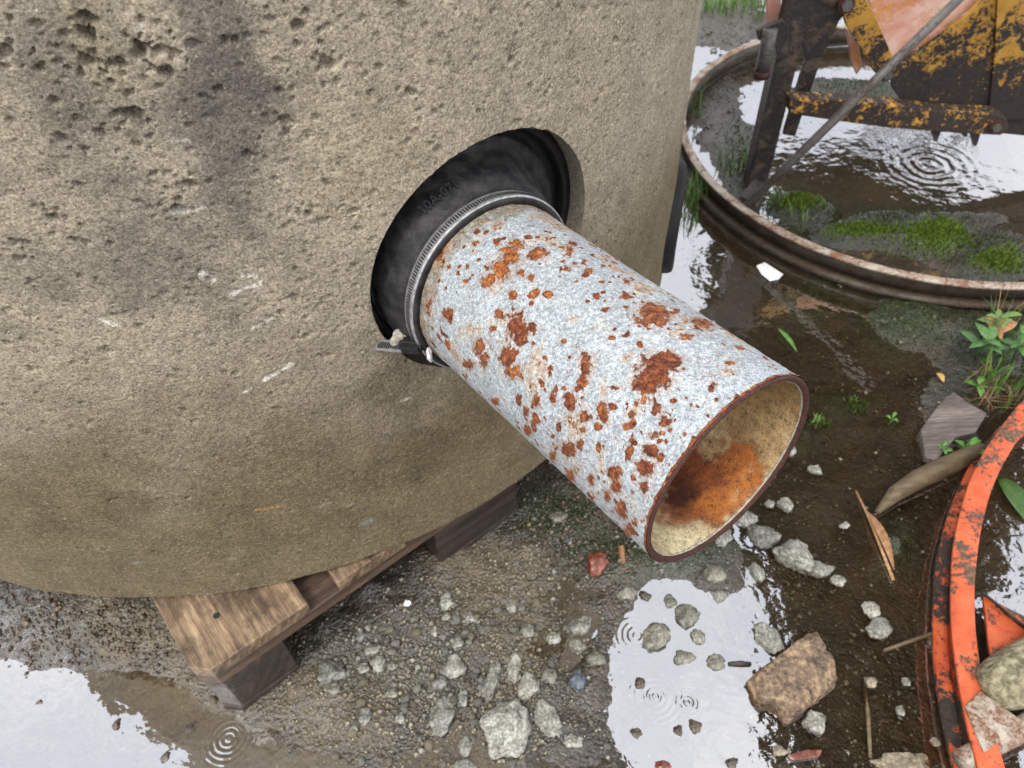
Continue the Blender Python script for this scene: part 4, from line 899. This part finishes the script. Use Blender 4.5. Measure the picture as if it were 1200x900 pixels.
for i, (px, py, w_, h_, rot, mt, lb) in enumerate(BIG):
    if not lb: continue
    big = max(w_, h_) > 24
    lay_rock('cement_lump' if mt in (CEM, 'cement_wet') and big else 'pebble', lb, 'stone', px, py, w_, h_, rot, mt, i, thick=.62 if big else .7, sub=4 if max(w_, h_) > 40 else 3, group='stones and cement lumps', facets=16 if big else 9, rough=.32, lump=.12)
# brown brick
c = on_ground(932, 797, .012); m = metre(c); ya = math.radians(30); ax3 = [np.array([math.cos(ya), math.sin(ya), .05]), np.array([-math.sin(ya), math.cos(ya), .02]), np.array([-.05, -.03, 1.0])]
import bmesh
bm = bmesh.new(); bmesh.ops.create_cube(bm, size=2); bmesh.ops.subdivide_edges(bm, edges=bm.edges[:], cuts=15, use_grid_fill=True)
V = np.array([v.co[:] for v in bm.verts]); F = [tuple(v.index for v in f.verts) for f in bm.faces]; bm.free()
rn = np.linalg.norm(V / np.maximum(np.abs(V), 1e-9).max() if False else V, axis=1); V = V * (1 - .11 * sstep(1.25, 1.73, rn))[:, None]; V += (V * .075) * fbm(V * 1.6 + 4, 5, 15)[:, None] * 2.2; V[:, 0] += .22 * V[:, 1] * (V[:, 0] > 0) - .18 * (V[:, 1] < 0) * (V[:, 0] < 0) * V[:, 0]
V = V * np.array([50, 29, 17]) * m; V = V[:, :1] * ax3[0] + V[:, 1:2] * ax3[1] + V[:, 2:] * ax3[2]; o_ = np.array([c[0], c[1], .010])
tag(obj('broken_brick', V + o_, F, MT['brick'], origin=o_), 'weathered brown brick half standing at the right shore of the white puddle', 'brick')
# many alike crumbs strewn over the mud (share their meshes)
protos = []
for k in range(10):
    V, F = rock(900 + k, (1, RNG.uniform(.6, .95), RNG.uniform(.5, .8)), 0, 2, 8, .3, .2); protos.append((V, F))
meshes = {}
def crumb(px, py, size, mt, name, label, group):
    c = on_ground(px, py, .004); m = metre(c); k = random.randrange(10); key = (k, mt)
    if key not in meshes:
        o = obj(name, protos[k][0], protos[k][1], MT[mt]); meshes[key] = o.data
    else:
        o = bpy.data.objects.new(name, meshes[key]); COL.objects.link(o)
    s = size * m; o.scale = (s, s, s); o.rotation_euler = (random.uniform(-.3, .3), random.uniform(-.3, .3), random.uniform(0, 6.28))
    o.location = (c[0], c[1], max(gz(c[0], c[1]), WATER_Z - .003) + s * .18); tag(o, label, 'stone', group)
rr = random.Random(4)
for i in range(330):
    px = rr.gauss(515, 85); py = rr.gauss(775, 62)
    if not (385 < px < 715 and 655 < py < 896) or py < 655 + (610 - px) * .55: continue
    crumb(px, py, rr.choice([5, 6, 7, 7, 8, 9, 11, 13]), rr.choice(['cement', 'cement', 'cement', 'cement_wet', 'tan_stone']), 'crumb', 'tiny crumb among the grit strewn over the mud between pallet and white puddle', 'crumbs on the mud')
for i in range(60):
    px = rr.uniform(900, 1095); py = rr.uniform(575, 890)
    crumb(px, py, rr.choice([4, 4, 5, 6, 7]), rr.choice(['cement', 'cement', 'tan_stone', 'dark_stone']), 'crumb', 'tiny pebble in the shallow brown water left of the orange rim', 'pebbles in the brown water')
for i in range(26):
    px = rr.uniform(650, 860); py = rr.uniform(585, 720)
    crumb(px, py, rr.choice([4, 5, 6, 7]), rr.choice(['cement', 'cement_wet', 'dark_stone']), 'crumb', 'tiny pebble on the green slimy ground below the pipe', 'pebbles below the pipe')
for i in range(22):
    px = rr.uniform(930, 1120); py = rr.uniform(400, 570)
    crumb(px, py, rr.choice([4, 5, 6]), rr.choice(['cement', 'tan_stone']), 'crumb', 'tiny pebble in the brown water between the two rims', 'pebbles between the rims')
# grit: too many to count
def grit(name, label, spots, n, size, mat, seed):
    rng = np.random.default_rng(seed); Vs = []; Fs = []
    o8 = np.array([(1, 0, 0), (-1, 0, 0), (0, 1, 0), (0, -1, 0), (0, 0, 1), (0, 0, -1)], float); f8 = np.array([(0, 2, 4), (2, 1, 4), (1, 3, 4), (3, 0, 4), (2, 0, 5), (1, 2, 5), (3, 1, 5), (0, 3, 5)])
    pts = []
    for i in range(n):
        px, py, sx, sy = spots[rng.integers(len(spots))]; pts.append(on_ground(rng.normal(px, sx), rng.normal(py, sy)))
    pts = np.array(pts); zs = ground_z(pts[:, 0], pts[:, 1])
    keep = (np.hypot(pts[:, 0] - CX, pts[:, 1] - CY) > .0); k = 0
    for p, z in zip(pts[keep], zs[keep]):
        s = np.clip(rng.lognormal(math.log(size), .45), size * .4, size * 3.2); V = o8 * rng.uniform(.6, 1.3, (6, 1)) * s; a = rng.uniform(0, 6.3); c_, s_ = math.cos(a), math.sin(a)
        V = np.stack([V[:, 0] * c_ - V[:, 1] * s_, V[:, 0] * s_ + V[:, 1] * c_, V[:, 2] * .8], -1) + [p[0], p[1], z + s * .3]; Vs.append(V); Fs.append(f8 + k); k += 6
    return tag(obj(name, np.vstack(Vs), np.vstack(Fs), MT[mat], smooth=False), label, 'grit', kind='stuff')
grit('grit', 'pale grit and sand grains scattered over the wet mud', [(500, 780, 70, 55), (580, 700, 60, 40), (440, 830, 70, 40), (620, 760, 50, 50), (560, 850, 70, 40)], 3000, .0016, 'tan_stone', 1)
grit('cement_grit', 'grey cement grit lying around the rubble lumps', [(520, 790, 60, 45), (600, 820, 60, 45), (440, 770, 50, 30), (700, 640, 60, 40), (900, 640, 60, 60), (1020, 780, 70, 80)], 2200, .0018, 'cement', 2)
grit('brown_grit', 'dark wet gravel on the ground at the far left and behind the pipe', [(50, 735, 50, 35), (150, 745, 60, 25), (850, 120, 30, 60), (860, 60, 40, 40), (690, 620, 60, 30), (1000, 470, 80, 80)], 3200, .0020, 'dark_stone', 3)

# ================================================================== WOOD, STICKS, LEAVES
def flat_piece(name, label, cat, pts, z0, th, mat, tilt=(0, 0)):
    P0 = [on_ground(x, y, z0) for x, y in pts]; c = np.mean(P0, 0); P0 = [p + np.array([0, 0, tilt[0] * (p[0] - c[0]) + tilt[1] * (p[1] - c[1])]) for p in P0]
    V, F = prism(P0, (0, 0, th)); o = obj(name, V, F, MT[mat], smooth=False, origin=c); bevel(o, .0012); return tag(o, label, cat)
flat_piece('wood_offcut', 'weathered grey wood offcut in the water beside the weeds', 'wood', [(1078, 505), (1098, 478), (1113, 466), (1128, 478), (1152, 492), (1140, 512), (1118, 516), (1096, 541), (1084, 536)], .008, .010, 'drift', (.1, .05))
V, F = tube([on_ground(1028, 600, .010), on_ground(1050, 578, .012), on_ground(1075, 562, .014), on_ground(1105, 548, .014), on_ground(1150, 528, .014)], [.004, .012, .015, .016, .014], 12); tag(obj('branch_piece', V, F, MT['stick'], origin=on_ground(1085, 560)), 'thick barkless branch lying against the orange rim', 'branch')
V, F = tube([on_ground(1024, 604, .006), on_ground(1045, 587, .008), on_ground(1075, 574, .010)], [.002, .004, .003], 8); tag(obj('twig', V, F, MT['redstone'], origin=on_ground(1045, 587)), 'dark reddish twig under the thick branch', 'twig')
V, F = tube([on_ground(1036, 762, .004), on_ground(1070, 750, .008), on_ground(1113, 736, .012)], [.0022, .0026, .0028], 8); tag(obj('twig', V, F, MT['stick'], origin=on_ground(1070, 750)), 'thin pale twig resting against the orange rim', 'twig')
V, F = tube([on_ground(1013, 800, -.001), on_ground(1017, 840, .001), on_ground(1020, 888, .003)], [.0030, .0034, .0022], 8); tag(obj('straw', V, F, MT['stick'], origin=on_ground(1017, 840)), 'long brown straw sunk in the water left of the orange rim', 'straw')
V, F = tube([on_ground(854, 778, .004), on_ground(868, 777, .006), on_ground(880, 778, .005)], [.0028, .0034, .0026], 8); tag(obj('twig', V, F, MT['block'], origin=on_ground(868, 777)), 'short dark twig floating at the right of the white puddle', 'twig')
c = on_ground(731, 668, .01); e = on_ground(728, 640, .018); V, F = tube([c, c * .5 + e * .5, e], [.0048, .0052, .0046], 6); tag(obj('wood_splinter', V, F, MT['dry_leaf'], origin=c, smooth=False, col=np.ones((len(V), 3)) * [.62, .56, .5]), 'short brown wood splinter standing beside the shiny red stone', 'wood')
flat_piece('wood_splinter', 'reddish wood splinter in the water at the bottom right', 'wood', [(922, 886), (944, 880), (962, 880), (960, 887), (930, 892)], .004, .006, 'redstone')
flat_piece('sky_reflection_patch', 'flat white piece standing in for a sky reflection between the pipe and the rusty rim', 'reflection patch', [(886, 312), (896, 308), (918, 322), (912, 328), (902, 330), (892, 322)], .005, .002, 'white')  # flat white piece added in place of bright sky mirrored in the water

def leaf_mesh(base, tip, width, lift=.004, fold=.25, n=8, curl=.0):
    base = np.asarray(base, float); tip = np.asarray(tip, float); d = tip - base; L = np.linalg.norm(d); side = np.cross(d, [0, 0, 1.0]); side /= np.linalg.norm(side) + 1e-9; V = []
    for i in range(n + 1):
        t = i / n; wv = width * (math.sin(math.pi * min(1, t * .92 + .06))**.9) * (1 - .25 * t); p = base + d * t + np.array([0, 0, lift * math.sin(math.pi * t) - curl * t * t])
        V += [p - side * wv / 2 + np.array([0, 0, fold * wv]), p, p + side * wv / 2 + np.array([0, 0, fold * wv])]
    F = []
    for i in range(n):
        for k in (0, 1): a = i * 3 + k; F.append((a, a + 1, a + 4, a + 3))
    return np.array(V), F
def solid(o, t=.0006):
    m = o.modifiers.new('thickness', 'SOLIDIFY'); m.thickness = t; return o
def leaf_thing(name, label, a, b_, width, mat, col=(1, 1, 1), z=(.006, .006), lift=.004, cat='leaf'):
    A_ = on_ground(*a, z[0]); B_ = on_ground(*b_, z[1]); V, F = leaf_mesh(A_, B_, width, lift)
    o = obj(name, V, F, MT[mat], origin=A_, col=np.tile(col, (len(V), 1))); solid(o); return tag(o, label, cat)
leaf_thing('dry_leaf', 'curled dry tan leaf on the brown water below the branch', (1016, 600), (1048, 668), .015, 'dry_leaf', (.8, .74, .7), (.006, .007), .010)
V, F = tube([on_ground(1003, 575, .004), on_ground(1022, 615, .010), on_ground(1047, 680, .006)], [.0016, .0024, .0026], 8); tag(obj('stem', V, F, MT['dry_leaf'], origin=on_ground(1022, 615), col=np.ones((len(V), 3))), 'brown stalk lying along the curled dry leaf', 'stalk')
leaf_thing('fallen_leaf', 'yellowish fallen leaf beside the weeds under the rusty rim', (1150, 372), (1174, 398), .028, 'dry_leaf', (1.3, 1.25, 1.1), (.03, .034), .006)
leaf_thing('fallen_leaf', 'pale brown fallen leaf with pointed tip behind the weeds', (1160, 394), (1192, 378), .026, 'dry_leaf', (1.15, 1.0, .95), (.03, .04), .006)
leaf_thing('fallen_leaf', 'green fallen leaf inside the orange rim', (1172, 560), (1204, 612), .035, 'weed', (.55, .6, .4), (.006, .006), .003)
leaf_thing('floating_grass', 'single green grass blade floating right of the pipe', (912, 385), (934, 412), .010, 'weed', (1.2, 1.2, .9), (.006, .005), .003, 'grass')
leaf_thing('fallen_leaf', 'small pale oval leaf on the water left of the weeds', (1098, 437), (1106, 448), .012, 'dry_leaf', (1.2, 1.3, .8), (.012, .012), .002)

def blades(name, label, px, py, n, h, spread_, seed, mat='grass', wd=.0035, z0=None, tone=(.8, 1.3), cat='grass', lean=.6):
    rng = np.random.default_rng(seed); c = on_ground(px, py, 0 if z0 is None else z0); Vs, Fs, Cs, k = [], [], [], 0
    for i in range(n):
        r = spread_ * math.sqrt(rng.random()); a = rng.uniform(0, 6.28); b0 = np.array([c[0] + r * math.cos(a), c[1] + r * math.sin(a), 0]); b0[2] = (gz(b0[0], b0[1]) if z0 is None else z0) - .002
        hh = h * rng.uniform(.5, 1.15); la = rng.uniform(0, 6.28); ln = hh * rng.uniform(.15, lean); dv = np.array([math.cos(la), math.sin(la), 0]); sd = np.array([-dv[1], dv[0], 0]); w0 = wd * rng.uniform(.6, 1.2)
        ts = (0, .35, .7, 1.0); tn = rng.uniform(*tone)
        for t in ts:
            p = b0 + dv * ln * t**1.8 + np.array([0, 0, hh * (t - .35 * (ln / hh) * t * t)]); ww = w0 * (1 - t)**.6 * .5
            Vs += [p - sd * ww, p + sd * ww]; Cs += [np.array([tn, tn, tn * .9])] * 2
        Fs += [(k + 2 * j, k + 2 * j + 1, k + 2 * j + 3, k + 2 * j + 2) for j in range(3)]; k += 8
    o = obj(name, np.array(Vs), np.array(Fs), MT[mat], origin=c, col=np.array(Cs)); return tag(o, label, cat)
blades('grass_tuft', 'bright grass tuft between the manhole ring and the rusty rim', 812, 235, 46, .085, .035, 21)
blades('grass_tuft', 'grass tuft at the ring side below the black rubber rim', 806, 262, 26, .05, .025, 22)
blades('grass_tuft', 'thin upright grass blades behind the upper left of the rusty rim', 812, 135, 16, .11, .03, 23)
blades('grass_tuft', 'sparse grass inside the rusty rim left of the dark post', 862, 200, 40, .06, .05, 24)
blades('grass_tuft', 'short grass at the foot of the dark post', 905, 238, 30, .04, .035, 25)
blades('grass_tuft', 'small grass sprig on moss inside the rusty rim', 938, 262, 14, .05, .02, 26, tone=(1.0, 1.6))
blades('grass_tuft', 'green grass clump among the weeds by the orange rim', 1170, 440, 46, .075, .05, 27)
blades('grass_tuft', 'wet grass clump at the right frame edge above the orange rim', 1192, 470, 40, .06, .04, 28)
blades('grass_tuft', 'small bright grass tuft standing in the water right of the pipe mouth', 962, 494, 44, .022, .016, 29, tone=(1.0, 1.5), wd=.004)
blades('grass_tuft', 'low green tuft in the water above right of the bright one', 1003, 474, 50, .016, .02, 30, tone=(.6, 1.1))
blades('grass_verge', 'strip of fresh green grass behind the manhole ring at the top', 850, 2, 420, .07, .17, 31)
blades('grass_verge', 'grass strip continuing behind the implement at the top', 990, -12, 300, .07, .22, 32)
blades('grass_tuft', 'dry straw wisps sticking up behind the weeds', 1168, 385, 12, .09, .03, 33, mat='dry_leaf', wd=.002)
blades('grass_tuft', 'dead straw-coloured grass lying at the foot of the weeds', 1160, 470, 40, .06, .05, 34, mat='dry_leaf', wd=.0025, tone=(.4, .9), lean=1.4)
blades('grass_tuft', 'dark wet grass between the weeds and the rusty rim', 1185, 392, 60, .05, .05, 35, tone=(.3, .8), lean=1.1)
blades('grass_tuft', 'withered grass in front of the dark post inside the rusty rim', 893, 214, 24, .05, .035, 36, mat='dry_leaf', wd=.002, tone=(.4, .9), lean=1.2)
# moss cushions: a felt of short fronds
def moss(name, label, spots, n, h, seed, tone):
    rng = np.random.default_rng(seed); pts = np.array([on_ground(*(lambda q: (rng.normal(q[0], q[2]), rng.normal(q[1], q[3])))(spots[rng.integers(len(spots))])) for _ in range(n)])
    zs = ground_z(pts[:, 0], pts[:, 1]); k = zs > WATER_Z - .003; pts = pts[k]; zs = zs[k]; n = len(pts)
    a = rng.uniform(0, 6.28, n); s = h * rng.uniform(.5, 1.3, n); tn = rng.uniform(*tone, n)
    b0 = np.stack([pts[:, 0], pts[:, 1], zs - .001], -1); sd = np.stack([np.cos(a), np.sin(a), a * 0], -1) * (s * .30)[:, None]; up_ = np.stack([rng.normal(0, .4, n) * s, rng.normal(0, .4, n) * s, s], -1)
    V = np.stack([b0 - sd, b0 + sd, b0 + up_], 1).reshape(-1, 3); F = np.arange(3 * n).reshape(-1, 3)
    return tag(obj(name, V, F, MT['moss'], smooth=False, col=np.repeat(np.stack([tn, tn, tn * .9], -1), 3, 0)), label, 'moss', kind='stuff')
moss('moss', 'bright green moss cushions on the mud inside the rusty rim', [(1095, 286, 20, 7), (1085, 290, 26, 7), (1010, 277, 22, 5), (935, 242, 12, 6), (1165, 315, 16, 6)], 9000, .006, 41, (.25, 1.15))
moss('dark_moss', 'dark wet moss and algae mats around the rusty rim', [(1060, 380, 40, 20), (960, 350, 34, 12), (1150, 400, 34, 26), (1040, 257, 44, 8), (1150, 290, 40, 16), (950, 250, 34, 12), (870, 190, 14, 30), (990, 470, 20, 9), (1000, 108, 40, 10), (740, 640, 60, 18), (660, 605, 30, 18)], 12000, .005, 42, (.08, .4))

def weed(name, label, px, py, h, leaves, seed, size=.03, tone=(1, 1, 1), mat='weed'):
    rng = np.random.default_rng(seed); c = on_ground(px, py); c[2] = gz(c[0], c[1]); root = thing(name, label, 'plant', c)
    top = c + np.array([rng.normal(0, .01), rng.normal(0, .01), h]); V, F = tube([c, (c + top) / 2 + rng.normal(0, .003, 3), top], [.0018, .0014, .001], 6); obj('stem', V, F, MT[mat], root, col=np.tile(tone, (len(V), 1)))
    for i in range(leaves):
        t = .35 + .65 * (i + 1) / leaves; a = i * 2.4 + rng.uniform(-.4, .4); b0 = c + (top - c) * t; L = size * rng.uniform(.7, 1.2)
        V, F = leaf_mesh(b0, b0 + np.array([math.cos(a) * L, math.sin(a) * L, L * rng.uniform(-.1, .5)]), L * .5, .004, .12); k = rng.uniform(.7, 1.25)
        solid(obj('leaf', V, F, MT[mat], root, col=np.tile(np.array(tone) * k, (len(V), 1))), .0005)
    return root
weed('weed', 'broad-leaved weed with pale leaves left in the clump above the wood offcut', 1140, 425, .055, 7, 51, .038, (.9, 1.0, 1.0))
weed('weed', 'round-leaved seedling pair just above the wood offcut', 1146, 462, .02, 4, 52, .022, (.9, 1.1, .6))
weed('weed', 'weed with yellowing leaves at the back of the clump', 1150, 398, .05, 6, 53, .032, (1.5, 1.2, 1.2))
weed('weed', 'tall weed at the right of the clump by the orange rim', 1182, 430, .075, 8, 54, .036, (.8, 1.0, .8))
weed('seedling', 'bright green seedling growing on the wood offcut by the branch', 1120, 522, .024, 6, 55, .024, (1.2, 1.5, .8))
weed('seedling', 'small seedling left of the bright one at the foot of the offcut', 1107, 532, .015, 4, 56, .016, (1.1, 1.3, .8))
weed('seedling', 'tiny green seedling alone in the brown water', 1042, 496, .014, 4, 57, .013, (1.2, 1.4, 1.0))

# ================================================================== TREES standing beyond the frame (they mirror in the water)
def tree(name, label, foot, clumps, seed, leaf=.13, per=2000):
    rng = np.random.default_rng(seed); root = thing(name, label, 'tree', (*foot, 0)); f = np.array([*foot, 0.0]); cen = np.mean([c[:3] for c in clumps], 0)
    top = np.array([foot[0] * .75 + cen[0] * .25, foot[1] * .75 + cen[1] * .25, cen[2] * .75]); trunk = [f + [0, 0, -.1], f + [0, 0, .4], f * .5 + top * .5 + [.05, .05, 0], top]
    parts = [tube(trunk, [.22, .17, .13, .09], 12)]
    for (x, y, z, r) in clumps: 
        e = np.array([x, y, z]); parts.append(tube([top * .9 + f * .1, top * .45 + e * .55 + [0, 0, .15], e], [.05, .03, .012], 7))
    V, F = join(parts); obj('trunk', V, F, MT['bark'], root)
    Vs, Cs = [], []
    for (x, y, z, r) in clumps:
        n = int(per * (r / .6)**2); d = rng.normal(size=(n, 3)); d /= np.linalg.norm(d, axis=1, keepdims=True); p = np.array([x, y, z]) + d * (r * rng.random(n)**.45)[:, None] * [1, 1, .75]
        e1 = rng.normal(size=(n, 3)); e1 /= np.linalg.norm(e1, axis=1, keepdims=True); e2 = np.cross(e1, rng.normal(size=(n, 3))); e2 /= np.linalg.norm(e2, axis=1, keepdims=True); L = leaf * rng.uniform(.6, 1.3, n)[:, None]
        Vs.append(np.stack([p - e1 * L * .5, p - e2 * L * .28, p + e1 * L * .5, p + e2 * L * .28], 1).reshape(-1, 3)); t = np.repeat(rng.uniform(.6, 1.4, n), 4); Cs.append(np.stack([t, t, t], -1))
    V = np.vstack(Vs); obj('crown', V, np.arange(len(V)).reshape(-1, 4), MT['canopy'], root, smooth=False, col=np.vstack(Cs))
    return root
def mirrored(px, py, D):
    g = on_ground(px, py, WATER_Z); d = g - CAM; d = d / np.linalg.norm(d); d[2] = -d[2]; return g + d * D
cl = [(*mirrored(px, py, D), r) for (px, py, D, r) in [
    (1000, 620, 6.0, .62), (1060, 560, 6.2, .6), (960, 540, 6.4, .6), (1050, 690, 5.8, .6), (980, 720, 5.6, .5), (1000, 800, 5.4, .55), (1070, 790, 5.6, .6), (990, 870, 5.2, .55), (1080, 870, 5.4, .6), (1120, 640, 6.2, .5),
    (900, 480, 6.8, .6), (1000, 470, 6.8, .7), (1090, 470, 6.6, .6), (930, 410, 7.2, .6), (1030, 400, 7.2, .6), (1110, 400, 7.0, .6), (880, 390, 7.6, .5), (930, 650, 5.9, .4), (1030, 520, 6.4, .6), (940, 470, 6.8, .55), (960, 770, 5.5, .36), (1040, 740, 5.7, .5), (1040, 850, 5.3, .5), (900, 620, 6.0, .36), (860, 560, 6.2, .45), (1150, 520, 6.4, .5), (1160, 560, 6.2, .4)]]
tree('overhanging_tree', 'dark leafy tree overhanging the yard from the right, seen mirrored in the water', (6.2, 6.0), cl, 61)
cl2 = [(*mirrored(px, py, D), r) for (px, py, D, r) in [(900, 330, 9, .8), (960, 340, 9, .7), (860, 310, 9.5, .5), (990, 220, 11, .75), (960, 250, 11, .7), (1060, 250, 11, .7), (930, 210, 11.5, .6), (1130, 270, 11, .6), (1020, 300, 10, .8), (1100, 320, 10, .8)]]
tree('background_tree', 'second dark tree farther behind, seen mirrored in the water near the rusty rim', (7.5, 11.5), cl2, 62, .13)
